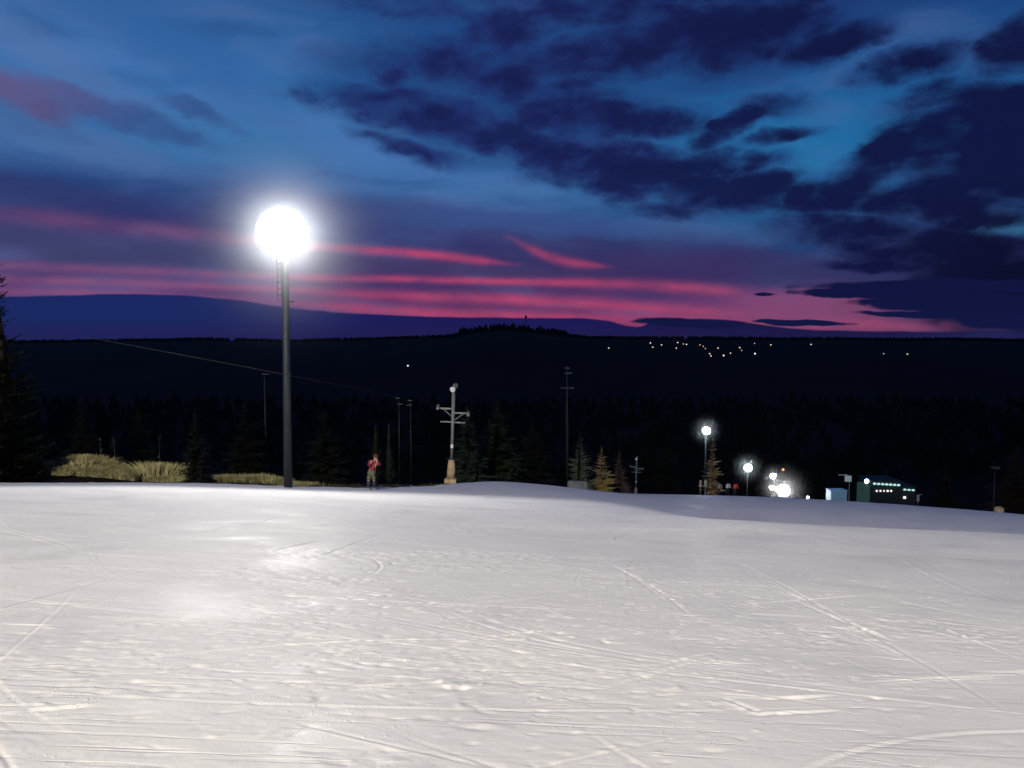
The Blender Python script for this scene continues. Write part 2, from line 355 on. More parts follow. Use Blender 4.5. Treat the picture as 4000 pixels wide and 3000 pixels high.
# ------------------------------------------------------------ snow piste with ski tracks
def snow_mat():
    m = bpy.data.materials.new('snow'); m.use_nodes = True; b = NB(m.node_tree)
    p = b.n('ShaderNodeBsdfPrincipled'); o = b.n('ShaderNodeOutputMaterial'); b.nt.links.new(p.outputs[0], o.inputs[0])
    t = b.n('ShaderNodeTexCoord'); P = t.outputs['Object']
    mp = b.n('ShaderNodeMapping'); b.put(mp.inputs[0], P); mp.inputs[2].default_value = (0, 0, .5); mp.inputs[3].default_value = (.35, 1.3, 1)
    n1 = b.noise(P, .35, 4, .55).outputs['Fac']; n2 = b.noise(mp.outputs[0], 3., 6, .65).outputs['Fac']; n3 = b.noise(P, 22, 5, .7).outputs['Fac']
    c = b.mix(b.ss(n1, .35, .65), (.80, .79, .80, 1), (.86, .85, .84, 1)); c = b.mix(b.ss(n2, .35, .7, 0, .5), c, (.72, .71, .715, 1))
    # faint dirt specks
    n4 = b.noise(P, 5., 6, .75).outputs['Fac']; c = b.mix(b.ss(n4, .68, .78, 0, .5), c, (.5, .42, .38, 1))
    b.put(p.inputs['Base Color'], c)
    ice = b.ss(b.noise(P, .55, 5, .6, .5).outputs['Fac'], .46, .68)
    b.put(p.inputs['Roughness'], b.m('MULTIPLY_ADD', ice, -.24, .64)); b.put(p.inputs['Specular IOR Level'], b.m('MULTIPLY_ADD', ice, .12, .24))
    # fine scratches left by ski edges, running several ways, and loose crumbs
    h = b.m('ADD', b.m('MULTIPLY', n2, .35), b.m('MULTIPLY', n3, .22))
    area = b.noise(P, .8, 3, .5).outputs['Fac']
    for ang, sc_, a0 in ((.55, 17., .42), (-.7, 13., .5), (1.3, 21., .55)):
        q = b.n('ShaderNodeMapping'); b.put(q.inputs[0], P); q.inputs[2].default_value = (0, 0, ang); q.inputs[3].default_value = (.045, 1, .2)
        s_ = b.noise(q.outputs[0], sc_, 2, .5, .15).outputs['Fac']
        h = b.m('MULTIPLY_ADD', b.m('MULTIPLY', b.ss(s_, .60, .68), b.ss(area, a0 - .1, a0 + .12)), -.3, h)
    cv = b.n('ShaderNodeTexVoronoi'); b.put(cv.inputs['Vector'], P); cv.inputs['Scale'].default_value = 26; cv.inputs['Randomness'].default_value = 1
    crumb = b.m('MULTIPLY', b.ss(cv.outputs['Distance'], .32, .05), b.ss(b.noise(P, 1.7, 4, .65).outputs['Fac'], .52, .62))
    h = b.m('MULTIPLY_ADD', b.m('MULTIPLY', crumb, n3), .55, h)
    bn = b.n('ShaderNodeBump'); bn.inputs['Strength'].default_value = .42; bn.inputs['Distance'].default_value = .02; b.put(bn.inputs['Height'], h); b.put(p.inputs['Normal'], bn.outputs[0])
    return m
M_snow = snow_mat()
AP = 4.
rr = np.concatenate([np.linspace(-1.1, -.72, 60)[:-1], np.linspace(-.72, .72, 1180), np.linspace(.72, 1.1, 60)[1:]])
dd = np.concatenate([np.geomspace(2.2, 6, 50)[:-1], np.geomspace(6, 24, 980)[:-1], np.geomspace(24, 165, 430)])
R_, D_ = np.meshgrid(rr, dd); X = R_ * D_; Y = D_ - AP
H = .03 * fbm(X / 2.6, Y / 2.6, 4) + .16 * fbm(X / 9, Y / 7, 3)
a_ = .45; xr = X * math.cos(a_) - Y * math.sin(a_); yr = X * math.sin(a_) + Y * math.cos(a_)
H += .010 * fbm(xr / .7, yr / .12, 5) * sstep(-.15, .25, fbm(X / 5, Y / 5, 3))
rough = sstep(.02, .2, fbm(X / 3.1 + 40, Y / 2.2, 4))
H += .05 * fbm(X / .13, Y / .11, 4) * rough + .012 * fbm(X / .3, Y / .25, 5)
def window(x, y, r):
    d0 = y - r + AP; d1 = y + r + AP
    if d1 < dd[0] or d0 > dd[-1]: return None
    i0 = max(0, np.searchsorted(dd, max(d0, .1)) - 1); i1 = min(len(dd), np.searchsorted(dd, d1) + 1)
    dm = max(d0, dd[i0]); xs = [(x - r) / dm, (x + r) / dm, (x - r) / d1, (x + r) / d1]
    j0 = max(0, np.searchsorted(rr, min(xs)) - 1); j1 = min(len(rr), np.searchsorted(rr, max(xs)) + 1)
    if i1 <= i0 or j1 <= j0: return None
    return slice(i0, i1), slice(j0, j1)
def hit(x, y):
    """where the sight line through a spot of the photo meets the slope"""
    a, b_ = ray(x, y); lo, hi = 1.5, 150.
    for d in np.linspace(2, 120, 600):
        if EYE + b_ * d < gz(a * d, d): hi = d; break
    lo = hi - .25
    for _ in range(12):
        mid = (lo + hi) / 2
        if EYE + b_ * mid < gz(a * mid, mid): hi = mid
        else: lo = mid
    return a * hi, hi
def groove(pts, wd, dep, berm=.5, side=1, crumbs=0.):
    """a ski edge cut: a groove with a ridge of pushed snow along one side"""
    n_ = len(pts) - 1
    for i_, ((x0, y0), (x1, y1)) in enumerate(zip(pts[:-1], pts[1:])):
        L = math.hypot(x1 - x0, y1 - y0); g0, g1 = (math.sin(PI * min(1, max(0, t / n_))) ** .8 for t in (i_, i_ + 1))
        W = window((x0 + x1) / 2, (y0 + y1) / 2, L / 2 + wd * 4)
        if W is None or L < 1e-4: continue
        x, y = X[W], Y[W]; tx, ty = (x1 - x0) / L, (y1 - y0) / L
        s = (x - x0) * tx + (y - y0) * ty; q = (x - x0) * ty - (y - y0) * tx
        inn = ((s >= 0) & (s < L)) * (g0 + (g1 - g0) * np.clip(s / L, 0, 1)) * (.55 + .9 * np.clip(fbm(x / .35, y / .35, 2) + .5, 0, 1))
        h = -dep * np.exp(-(q / wd) ** 2) + berm * dep * np.exp(-((q - side * wd * 2.0) / (wd * .9)) ** 2)
        if crumbs: h = h + crumbs * np.exp(-((q - side * wd * 3) / (wd * 2.5)) ** 2) * np.clip(fbm(x / .07, y / .07, 2) * 4, 0, 1)
        H[W] += h * inn
def arc(p0, p1, bend, n=24):
    (x0, y0), (x1, y1) = p0, p1; nx, ny = -(y1 - y0), (x1 - x0)
    return [(x0 + (x1 - x0) * t + nx * bend * 4 * t * (1 - t), y0 + (y1 - y0) * t + ny * bend * 4 * t * (1 - t)) for t in np.linspace(0, 1, n)]
# marks one can see in the photograph: (x0, y0, x1, y1, bend, width, depth, crumbs)
marks = [(1545, 1225, 2212, 1655, .01, .035, .03, 0), (1635, 1300, 1800, 1375, 0, .035, .03, 0), (1830, 1400, 1925, 1450, 0, .04, .045, 0), (1830, 1430, 1980, 1500, 0, .03, .03, 0),
 (1300, 1250, 1440, 1355, .02, .04, .022, .05), (1345, 1275, 1500, 1400, .02, .035, .02, .04), (1320, 1275, 1400, 1265, 0, .04, .03, .05), (1400, 1265, 1480, 1262, .0, .03, .02, 0),
 (1590, 1185, 1960, 1250, .05, .03, .02, 0), (1440, 1270, 1610, 1258, -.08, .04, .03, .02), (1500, 1320, 1570, 1300, 0, .04, .03, 0), (2080, 1525, 2190, 1465, -.25, .04, .05, 0),
 (2085, 1245, 2110, 1300, .15, .03, .03, 0), (1755, 1150, 1765, 1125, -.3, .05, .04, 0), (1690, 1135, 1770, 1180, 0, .06, .04, 0), (1770, 1180, 1900, 1215, .05, .05, .03, 0),
 (1528, 1170, 1440, 1225, -.3, .05, .03, .01), (1200, 1240, 1450, 1250, .03, .03, .025, 0), (1300, 1585, 1520, 1500, .0, .035, .025, 0), (1500, 1500, 1640, 1512, -.1, .04, .03, 0),
 (1380, 1530, 1560, 1480, 0, .03, .02, 0), (1640, 1605, 1820, 1590, 0, .03, .03, .015), (1600, 1645, 1820, 1630, 0, .03, .03, 0), (740, 1590, 880, 1575, .03, .03, .03, .015), (980, 1590, 1010, 1580, 0, .06, .05, .03),
 (640, 1265, 830, 1180, 0, .03, .02, 0), (590, 1230, 700, 1200, 0, .05, .03, 0), (520, 1170, 640, 1130, 0, .05, .03, 0), (355, 1215, 560, 1145, 0, .04, .025, 0), (650, 1165, 720, 1160, -.1, .05, .04, 0),
 (780, 1240, 800, 1290, .1, .03, .02, 0), (1590, 1360, 1900, 1330, 0, .03, .025, 0), (1580, 1380, 1780, 1390, 0, .03, .025, 0), (1600, 1350, 1660, 1372, .0, .05, .03, .02), (1770, 1410, 1880, 1430, .05, .03, .03, 0),
 (1700, 1340, 1860, 1420, 0, .035, .03, 0), (1900, 1340, 2212, 1410, .02, .03, .02, 0), (1960, 1380, 2212, 1500, .0, .03, .025, 0), (1560, 1600, 1650, 1640, 0, .04, .03, .02), (1840, 1560, 2212, 1535, .02, .03, .03, 0),
 (1780, 1400, 1680, 1430, 0, .03, .02, 0), (100, 1330, 250, 1295, .03, .035, .025, 0), (270, 1320, 420, 1290, .02, .03, .02, 0), (0, 1425, 130, 1430, 0, .03, .02, 0), (40, 1655, 210, 1635, .0, .035, .03, 0),
 (530, 1605, 760, 1560, .03, .03, .02, 0), (1020, 1460, 1240, 1430, .06, .03, .02, 0), (1100, 1340, 1250, 1320, 0, .03, .02, 0), (1870, 1300, 1990, 1330, 0, .03, .02, 0), (850, 1240, 940, 1235, .0, .03, .02, 0)]
for x0, y0, x1, y1, bd, wd, dp, cr_ in marks:
    p0, p1 = hit(x0, y0), hit(x1, y1)
    groove(arc(p0, p1, bd), wd * .6, dp * .6, .65, random.choice((-1, 1)), cr_ * .4)
# many fainter carved arcs down and across the hill
for k in range(210):
    y0 = 2.5 + 55 * random.random() ** 1.5; x0 = (random.random() * 2 - 1) * .75 * (y0 + 3); L = random.uniform(1., 6.) * (1 + y0 / 25)
    th = random.gauss(2.75, .45) if random.random() < .6 else random.gauss(.5, .5)
    p1 = (x0 + L * math.cos(th), y0 + L * math.sin(th)); b_ = random.gauss(0, .07)
    wd = random.uniform(.014, .03) * (1 + y0 / 30); dp = random.uniform(.005, .018) * (1 + y0 / 30)
    A = arc((x0, y0), p1, b_); dp *= .5; wd *= .62; groove(A, wd, dp, .7, random.choice((-1, 1)), 0)
    if random.random() < .35: groove([(a + .22, b) for a, b in A], wd, dp * .8, .8, 1, 0)
# dents and lumps of kicked snow
clusters = [hit(*p) for p in [(1120, 1470), (1000, 1560), (1050, 1400), (1380, 1290), (1480, 1370), (650, 1330), (420, 1420), (300, 1560), (1700, 1400), (1250, 1600), (1550, 1500), (240, 1500), (560, 1480), (1900, 1330)]]
for k in range(3600):
    if random.random() < .62:
        c = random.choice(clusters); x0 = c[0] + random.gauss(0, .12 * c[1]); y0 = c[1] + random.gauss(0, .12 * c[1])
    else:
        y0 = 2.5 + 38 * random.random() ** 1.6; x0 = (random.random() * 2 - 1) * .75 * (y0 + 2)
    r = random.uniform(.007, .022) * (1 + y0 / 16); W = window(x0, y0, r * 4)
    if W is None: continue
    th = random.gauss(.3, .5); dx = X[W] - x0; dy = Y[W] - y0; p_ = dx * math.cos(th) + dy * math.sin(th); q_ = -dx * math.sin(th) + dy * math.cos(th)
    H[W] += random.choice((-1, -1, 1)) * r * random.uniform(.25, .6) * np.exp(-(p_ / (r * random.uniform(1.2, 2.6))) ** 2 - (q_ / r) ** 2)
ins = inside(X, Y) + .9 * fbm(X / 2.2, Y / 2.2, 4) + 2.5 * sstep(45, 90, Y) * fbm(X / 7, Y / 7, 3)
thick = -.5 + .68 * sstep(-.5, .6, ins) + .08 * sstep(.3, 3, ins)
piste = grid_mesh('snow_piste', X, Y, base(X, Y) + thick + .16 * fbm(X / .6, Y / .6, 3) * np.exp(-((ins - .8) / 1.3) ** 2) + .46 * H * sstep(-.2, .5, ins), M_snow)
tag(piste, kind='structure')
# plain snow where the detailed sheet has no points: beside and behind the viewer
gx2 = np.linspace(-70, 70, 120); gy2 = np.concatenate([np.linspace(-60, 40, 90), np.linspace(41, 150, 60)]); X2, Y2 = np.meshgrid(gx2, gy2)
covered = (np.abs(X2) < 1.0 * (Y2 + AP)) & (Y2 > -1)
Z2 = base(X2, Y2) + np.where(covered, -.6, .12) - .6 * (inside(X2, Y2) < .8)
tag(grid_mesh('snow_surround', X2, Y2, Z2, M_snow), kind='structure')

# ------------------------------------------------------------ materials
M_steel = mat('galvanised_steel', (.17, .185, .19), .55, .2, .25, 4)
M_dsteel = mat('dark_steel', (.008, .009, .010), .6, .2, .3, 4)
M_conc = mat('sandy_concrete', (.46, .35, .22), .9, 0, .25, 3, bump=.4)
M_bar = mat('dull_steel', (.06, .065, .07), .5, .2, .3, 4)
M_white = mat('white_plate', (.8, .8, .82), .4, 0, .05)
M_lens = mat('lamp_lens', (.9, .9, .9), .3, emit=(.92, .96, 1), strength=30)
M_lens2 = mat('small_lamp_lens', (.9, .9, .9), .3, emit=(.88, .98, 1), strength=14)
M_warm = mat('warm_lamp_lens', (.9, .8, .6), .3, emit=(1, .78, .5), strength=14)
M_orange = mat('orange_lamp_lens', (.9, .5, .2), .3, emit=(1, .42, .08), strength=1.6)
M_town = mat('town_lamp_lens', (.9, .7, .5), .3, emit=(1, .74, .5), strength=1.5)
M_townw = mat('town_lamp_lens_white', (.9, .9, .9), .3, emit=(1, .96, .9), strength=3.5)
M_bark = mat('bark', (.012, .010, .008), .9, 0, .3, 8, spec=.1)
M_needle = mat('dark_needles', (.0085, .0115, .0085), .9, 0, .45, 2.5, spec=.1)
M_needle2 = mat('needles_green', (.024, .034, .018), .9, 0, .4, 2.5, spec=.1)
M_blue = mat('needles_bluish', (.032, .046, .036), .9, 0, .4, 2.5, spec=.1)
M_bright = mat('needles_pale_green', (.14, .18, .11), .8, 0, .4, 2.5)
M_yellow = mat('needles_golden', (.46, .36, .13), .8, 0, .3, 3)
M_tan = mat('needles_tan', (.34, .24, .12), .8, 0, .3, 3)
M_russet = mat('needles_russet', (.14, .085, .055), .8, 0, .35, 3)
M_grass = mat('straw_grass', (.27, .25, .125), .9, 0, .45, 1.2)

def floodlight_light(name, loc, target, power, size_deg=120, blend=.6, col=(1, 1, 1), radius=.35):
    l = bpy.data.lights.new(name, 'SPOT'); l.energy = power; l.spot_size = math.radians(size_deg); l.spot_blend = blend
    l.color = col; l.shadow_soft_size = radius
    o = bpy.data.objects.new(name, l); C.objects.link(o); o.location = loc
    o.rotation_euler = (Vector(target) - Vector(loc)).to_track_quat('-Z', 'Y').to_euler(); return o

# ------------------------------------------------------------ tall floodlight mast by the slope
HC = at(610, 501, 36.0)                          # centre of the lamp cluster
pb = at(622, 1036, 36.0); pt = at(616, 540, 36.0)
root = empty('floodlight_mast', (pb.x, 36.0, gz(pb.x, 36)))
tag(root, 'tall steel floodlight mast with a blazing white lamp cluster beside the lit piste', 'floodlight')
bz = root.location.z; loc = lambda p: Vector(p) - root.location
m_ = MB(); m_.path([(0, 0, -.3), tuple(loc(pt) * 1 + Vector((0, 0, .9)))], [.2, .15], 20); m_.lathe((0, 0, 0), (0, 0, 1), [(.34, -.2), (.34, .05), (.24, .08)], 16)
m_.build('pole', mat('weathered_steel', (.016, .021, .030), .6, .2, .25, 4), root, True)
lc = loc(HC); fwd = (Vector((0, 0, EYE - 2)) - HC).normalized(); side = Vector((fwd.y, -fwd.x, 0)).normalized(); up = side.cross(fwd).normalized()
if up.z < 0: up = -up
for a, b, q in [(0, 0, 1.16)]:                   # one big round lamp bowl behind a domed glass
    o = lc + side * a + up * b + fwd * .25
    h = MB(); h.lathe(o, fwd, [(.25 * q, -.5), (.55 * q, -.45), (.85 * q, -.15), (q, 0), (q, .02), (.92 * q, .02)], 28)
    hd = h.build('lamp_head', M_dsteel, root, True)
    l_ = MB(); l_.lathe(o, fwd, [(.98 * q, .025), (.98 * q, .07), (.75 * q, .10 + .05 * q), (.4 * q, .12 + .1 * q), (.01, .12 + .12 * q)], 48); l_.build('lens', M_lens, hd, True)
fr = MB()
for b in (-.42, .42): fr.tube(lc + side * -1.0 + up * b - fwd * .22, lc + side * 1.0 + up * b - fwd * .22, .035, n=8)
for a in (-.4, .4): fr.tube(lc + side * a + up * -.95 - fwd * .2, lc + side * a + up * .95 - fwd * .2, .035, n=8)
fr.tube(lc - fwd * .2, loc(pt) + Vector((0, 0, .3)), .05, n=8)
fr.build('lamp_frame', M_dsteel, root)
ld = MB(); p1 = loc(at(598, 556, 35.8)); p2 = loc(at(600, 650, 35.8))
q1 = loc(at(607, 556, 35.8)); q2 = loc(at(609, 650, 35.8))
ld.tube(p1, p2, .018, n=6); ld.tube(q1, q2, .018, n=6)
for k in range(8): t = k / 7; ld.tube(p1.lerp(p2, t), q1.lerp(q2, t), .014, n=6)
ld.tube(q2, q2 + Vector((.2, .1, 0)), .02, n=6); ld.tube(q1.lerp(q2, .1), q1.lerp(q2, .1) + Vector((.2, .1, 0)), .02, n=6)
ld.build('ladder', M_dsteel, root)
br = MB(); c = loc(at(630, 652, 36)); br.box(c, (.26, .1, .08)); br.tube(c + Vector((-.3, 0, 0)), c, .03, n=6); br.build('bracket', M_dsteel, root)
floodlight_light('flood_beam', HC + fwd * .9, (1, 8, -1), 6500, 150, .5, (1, .955, .88))
# the second floodlight stands up the slope behind the viewer
floodlight_light('rear_flood_beam', (-20, -38, 29), (3, 18, -4), 240000, 84, .7, (1, .905, .71), .8)

# added scattering spheres that give the lamps a halo, densest close to them
def lamp_halo(name, c, rad, dens, label):
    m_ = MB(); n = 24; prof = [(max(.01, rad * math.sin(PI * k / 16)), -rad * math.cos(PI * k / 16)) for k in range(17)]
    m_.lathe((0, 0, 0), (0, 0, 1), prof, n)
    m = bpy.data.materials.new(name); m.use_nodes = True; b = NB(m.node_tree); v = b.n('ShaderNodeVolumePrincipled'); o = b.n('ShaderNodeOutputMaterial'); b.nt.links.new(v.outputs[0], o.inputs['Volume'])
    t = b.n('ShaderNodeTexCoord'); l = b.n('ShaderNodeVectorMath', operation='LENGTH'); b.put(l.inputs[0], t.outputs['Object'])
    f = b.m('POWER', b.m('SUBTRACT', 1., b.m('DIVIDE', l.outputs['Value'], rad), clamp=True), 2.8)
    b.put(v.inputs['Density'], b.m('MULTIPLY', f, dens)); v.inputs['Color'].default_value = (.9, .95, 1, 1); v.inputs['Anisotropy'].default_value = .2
    return tag(m_.build(name, m, None, loc=tuple(c)), label, 'lamp_halo', kind='stuff')
lamp_halo('lamp_halo', HC + fwd * .9, 6.5, .06, 'added scattering sphere for the halo of the tall floodlight')
# ------------------------------------------------------------ ski lift towers
def lift_tower(loc, lean=.035, s=1.):
    r = empty('lift_tower', loc, rot=(0, lean, 0))
    f = MB(); f.box((-.02, 0, .14), (.78, .78, .3)); f.build('footing', M_conc, r, bevel=.05)
    c = MB(); c.lathe((0, 0, 0), (0, 0, 1), [(.27, .27), (.265, .8), (.24, 1.2), (.2, 1.48), (.19, 1.5)], 20); c.build('concrete_column', M_conc, r, True)
    p = MB(); p.path([(0, 0, 1.4), (0, 0, 3.2), (0, 0, 5.85)], [.085, .1, .12], 14); p.build('pole', M_steel, r, True)
    g = MB(); g.box((0, -.11, 2.42), (.17, .03, .24)); g.build('number_plate', M_white, r, bevel=.01)
    a = MB(); a.box((-.45, -.0, 4.0), (.7, .08, .09)); a.box((.45, 0, 3.98), (.7, .08, .09)); a.build('crossarm', M_steel, r)
    a = MB(); a.box((-.5, 0, 4.86), (.86, .1, .11)); a.tube((-.6, 0, 4.8), (-.1, 0, 4.36), .035, n=8); a.build('sheave_arm', M_steel, r)
    a = MB(); a.box((.55, 0, 4.6), (.9, .1, .10)); a.tube((.66, 0, 4.55), (.14, 0, 4.14), .035, n=8); a.build('sheave_arm', M_steel, r)
    for sx_, z in ((-.98, 4.9), (1.0, 4.52)):
        h = MB(); h.box((sx_, 0, z), (.16, .7, .16))
        for yy in (-.3, 0, .3): h.lathe((sx_ - .05, yy, z + .12), (1, 0, 0), [(.10, 0), (.07, .05), (.10, .1)], 14)
        h.build('sheave_box', M_steel, r)
    l = MB(); l.lathe((-.06, -.05, 6.12), Vector((-.35, -.8, -.3)), [(.06, -.2), (.15, -.12), (.19, .05), (.17, .07)], 16); l.tube((-.03, 0, 5.8), (-.06, -.02, 6.05), .03, n=8); l.build('lamp_head', M_white, r, True)
    l = MB(); l.lathe((.1, .1, 6.36), Vector((.6, -.5, .1)), [(.05, -.16), (.16, -.1), (.17, .05), (.15, .08)], 16); l.tube((.03, .02, 5.8), (.09, .08, 6.25), .03, n=8); l.build('lamp_head', M_steel, r, True)
    return r
b1 = at(974, 1043, 50.); T1 = lift_tower((b1.x, 50., b1.z))
tag(T1, 'grey ski lift tower on a tall tan concrete base beside the dark spruces', 'lift tower', 'ski lift towers along the piste')
b2 = at(1373, 1073, 123.); T2 = copy_tree(T1); T2.location = (b2.x, 123., b2.z); T2.rotation_euler = (0, .018, 0)
tag(T2, 'small far ski lift tower standing right of the golden spruce', 'lift tower')
M_cable = mat('cable_steel', (.022, .024, .024), .9, 0, .2, 3, spec=.05)
def cable(a, b, sag, name, label, r=.014, group=None):
    m_ = MB(); a, b = Vector(a), Vector(b); n = 40
    m_.path([a.lerp(b, t) - Vector((0, 0, sag * 4 * t * (1 - t))) for t in np.linspace(0, 1, n)], [r] * n, 6)
    return tag(m_.build(name, M_cable, None, True), label, 'cable', group)
l1 = Vector((b1.x - .82, 50, b1.z + 5.08)); l2 = Vector((b2.x - .9, 123, b2.z + 5.08))
r1 = Vector((b1.x + 1.15, 50, b1.z + 4.72)); r2 = Vector((b2.x + 1.05, 123, b2.z + 4.72))
cable(l1, at(185, 728, 24.), -.05, 'lift_cable', 'thin steel lift cable rising from the tan based tower to the upper left', .013)
cable(l1, l2, 1.2, 'lift_cable', 'lift cable strung on the left arms between the two lift towers', .012)
cable(r1, r2, 1.2, 'lift_cable', 'lift cable strung on the right arms between the two lift towers', .012)

# dim further masts standing in the dark
def dim_mast(x, ytop, ybase, d, label, bars, w_=.07):
    p = at(x, ybase, d); t = at(x, ytop, d); z0 = min(p.z, gz(p.x, d)); r = empty('service_mast', (p.x, d, z0)); h = t.z - z0
    m_ = MB(); m_.path([(0, 0, -.3), (0, 0, h)], [w_, w_ * .7], 10); m_.build('pole', M_dsteel, r, True)
    for dx, yy, L in bars:
        zz = at(x, yy, d).z - z0; b_ = MB(); b_.box((dx, -.05, zz), (L, .1, .06)); b_.build('crossbar', M_bar, r)
    return tag(r, label, 'mast')
dim_mast(575, 806, 1010, 60, 'dim thin mast with a short crossbar left of the floodlight mast', [(.1, 808, .5), (0, 1003, .55)])
dim_mast(863, 858, 1012, 62, 'dim thin mast with a hooked top behind the skier in red', [(-.1, 860, .3), (.1, 873, .4)])
dim_mast(888, 864, 1025, 64, 'dim thin mast with two small crossbars right of the hook topped one', [(.0, 865, .4), (-.1, 875, .4)])
dim_mast(1224, 790, 1045, 75, 'dim tall mast with wide lamp bars above the grey mat', [(0, 838, 1.3), (.1, 806, .7), (0, 795, .5)], .12)
dim_mast(2146, 1008, 1102, 70, 'slim leaning floodlight post at the right edge of the piste', [(.0, 1009, .9), (.15, 1012, .5)], .05)
bb = MB(); p = at(2158, 1098, 70); bb.lathe((p.x, 70, p.z - .5), (0, 0, 1), [(.42, 0), (.42, .45), (.3, .6), (.12, .66)], 14)
tag(bb.build('concrete_block', M_conc, None, True), 'tan concrete block at the foot of the slim right hand post', 'block')
rm = at(1136, 700, 2000); r = empty('radio_mast', (rm.x, 2000, gz(rm.x, 2000)))
zt = at(1136, 683, 2000).z - r.location.z; m_ = MB(); m_.path([(0, 0, 0), (0, 0, zt)], [1.4, .9], 8); m_.build('pole', M_dsteel, r, True)
m_ = MB(); m_.box((0, 0, zt - 2), (5.5, 3, 7)); m_.build('antenna_head', M_dsteel, r)
tag(r, 'slender radio mast with a boxy head on the wooded hilltop', 'mast')

# ------------------------------------------------------------ conifers
def conifer(name, x, y, h, rad, seed, needle, label, group=None, sparse=1., full=1., droop=.25, base_h=.06, steps=None, z0=None, cat='tree', lift=.0):
    R = random.Random(seed); r = empty(name, (x, y, (gz(x, y) if z0 is None else z0)))
    m_ = MB(); m_.path([(0, 0, -.3), (0, 0, h * .5), (R.uniform(-.02, .02) * h, 0, h)], [h * .018 + .02, h * .011 + .01, .008], 8); m_.build('trunk', M_bark, r, True)
    cr = MB(); n = int((steps or 26) * sparse + 8); V = []; Fc = []
    def needle_strip(a, b, wd):
        # feathery bough: twigs leaving both sides of the branch
        k = max(5, int((b - a).length / .09 * .8)); k = min(k, 16); d = (b - a); u = d.cross(Vector((0, 0, 1)))
        u = u.normalized() if u.length > 1e-5 else Vector((1, 0, 0))
        for i in range(k):
            t = (i + .3) / k; p = a + d * t; ww = wd * (1 - t * .75) * R.uniform(.6, 1.15)
            for s in (-1, 1):
                tip = p + u * s * ww + d.normalized() * ww * .8 + Vector((0, 0, R.uniform(-.35, .1) * ww))
                e = d.normalized() * max(.05, ww * .34) * full
                q = len(V); V.extend([p - e, p + e, tip]); Fc.append((q, q + 1, q + 2))
                q = len(V); dn = Vector((0, 0, -ww * R.uniform(.25, .5))); V.extend([p, p + e * 1.8, p + (tip - p) * .7 + dn]); Fc.append((q, q + 1, q + 2))
    for i in range(n):
        t = i / (n - 1); z = h * (base_h + (1 - base_h) * t * .985)
        rr_ = rad * (1 - t) ** .85 * R.uniform(.68, 1.22) + .04 * h * .3 * (1 - t) + .03
        nb = max(5, int((12 * (1 - t) + 5) * sparse))
        for k in range(nb):
            g = 2 * PI * (k + R.random() * .8) / nb; L = rr_ * R.uniform(.4, 1.25)
            a = Vector((0, 0, z + R.uniform(-.02, .02) * h)); el = -droop * (1 - t) + .5 * t + R.uniform(-.12, .12) + lift
            b = a + Vector((math.cos(g) * L, math.sin(g) * L, el * L))
            needle_strip(a, b, max(.05, L * .34))
    q = len(V); V.extend([Vector((-.03, 0, h * .95)), Vector((.03, 0, h * .95)), Vector((0, 0, h * 1.03))]); Fc.append((q, q + 1, q + 2))
    cr.add(V, Fc); cr.build('crown', needle, r)
    return tag(r, label, cat, group)
def tree_px(name, x, ytop, ybase, wpx, d, seed, needle, label, **kw):
    t = at(x, ytop, d); b = at(x, ybase, d); g = min(gz(b.x, d), b.z) if kw.pop('ground', True) else b.z
    return conifer(name, b.x, d, t.z - g, wpx * K / F * d / 2, seed, needle, label, z0=g, **kw)
tree_px('spruce_tree', 16, 536, 1035, 170, 40, 1, M_needle, 'tall dark spruce cut by the left edge of the photo', sparse=.62, droop=-.35, steps=34, base_h=.02, full=1.1)
tree_px('spruce_tree', 72, 900, 1040, 74, 41, 21, M_needle, 'small dark spruce between two patches of straw grass')
tree_px('spruce_tree', 424, 893, 1040, 78, 41, 2, M_needle, 'dark bushy spruce dividing the lit straw grass bank')
tree_px('spruce_tree', 300, 880, 1010, 90, 54, 22, M_needle, 'dark spruce behind the middle of the straw grass bank')
tree_px('spruce_tree', 180, 860, 1010, 100, 56, 23, M_needle, 'dark spruce behind the left half of the straw grass bank')
tree_px('spruce_tree', 530, 870, 1030, 100, 56, 24, M_needle, 'dark spruce just left of the floodlight pole')
tree_px('spruce_tree', 702, 890, 1040, 110, 54, 3, M_needle, 'broad dark spruce right of the floodlight pole')
tree_px('columnar_conifer', 813, 920, 1046, 26, 52, 4, M_needle2, 'narrow columnar conifer right behind the skier in red', lift=.9, droop=0)
tree_px('columnar_conifer', 841, 917, 1046, 22, 51, 5, M_blue, 'narrow paler columnar conifer right of the skier in red', lift=.9, droop=0)
tree_px('spruce_tree', 1010, 880, 1050, 110, 58, 6, M_blue, 'wide dark green spruce just behind the tan based lift tower', sparse=1.2)
tree_px('spruce_tree', 1075, 868, 1055, 130, 64, 7, M_needle2, 'taller spruce in the middle of the dark clump right of the lift tower', sparse=1.2)
tree_px('spruce_tree', 1150, 900, 1058, 110, 68, 8, M_needle, 'dark spruce at the right end of the clump beside the lift tower')
tree_px('spruce_tree', 1252, 932, 1066, 66, 84, 9, M_bright, 'bluish spruce just left of the golden spruce')
tree_px('spruce_tree', 1299, 966, 1066, 76, 88, 10, M_yellow, 'golden lit spruce near the middle of the slope edge', sparse=.8, steps=16, full=1.5)
tree_px('spruce_tree', 1337, 972, 1070, 54, 96, 11, M_russet, 'dull russet spruce between the golden spruce and the far tower')
tree_px('spruce_tree', 1538, 946, 1066, 58, 113, 12, M_tan, 'tan lit conifer beside the far left lamp post', sparse=.9, steps=16, full=2.2)
tree_px('spruce_tree', 1640, 1020, 1075, 44, 190, 13, M_russet, 'small brownish conifer behind the second far lamp')
tree_px('spruce_tree', 1400, 880, 1075, 120, 130, 14, M_needle, 'large dark spruce behind the far lift tower')
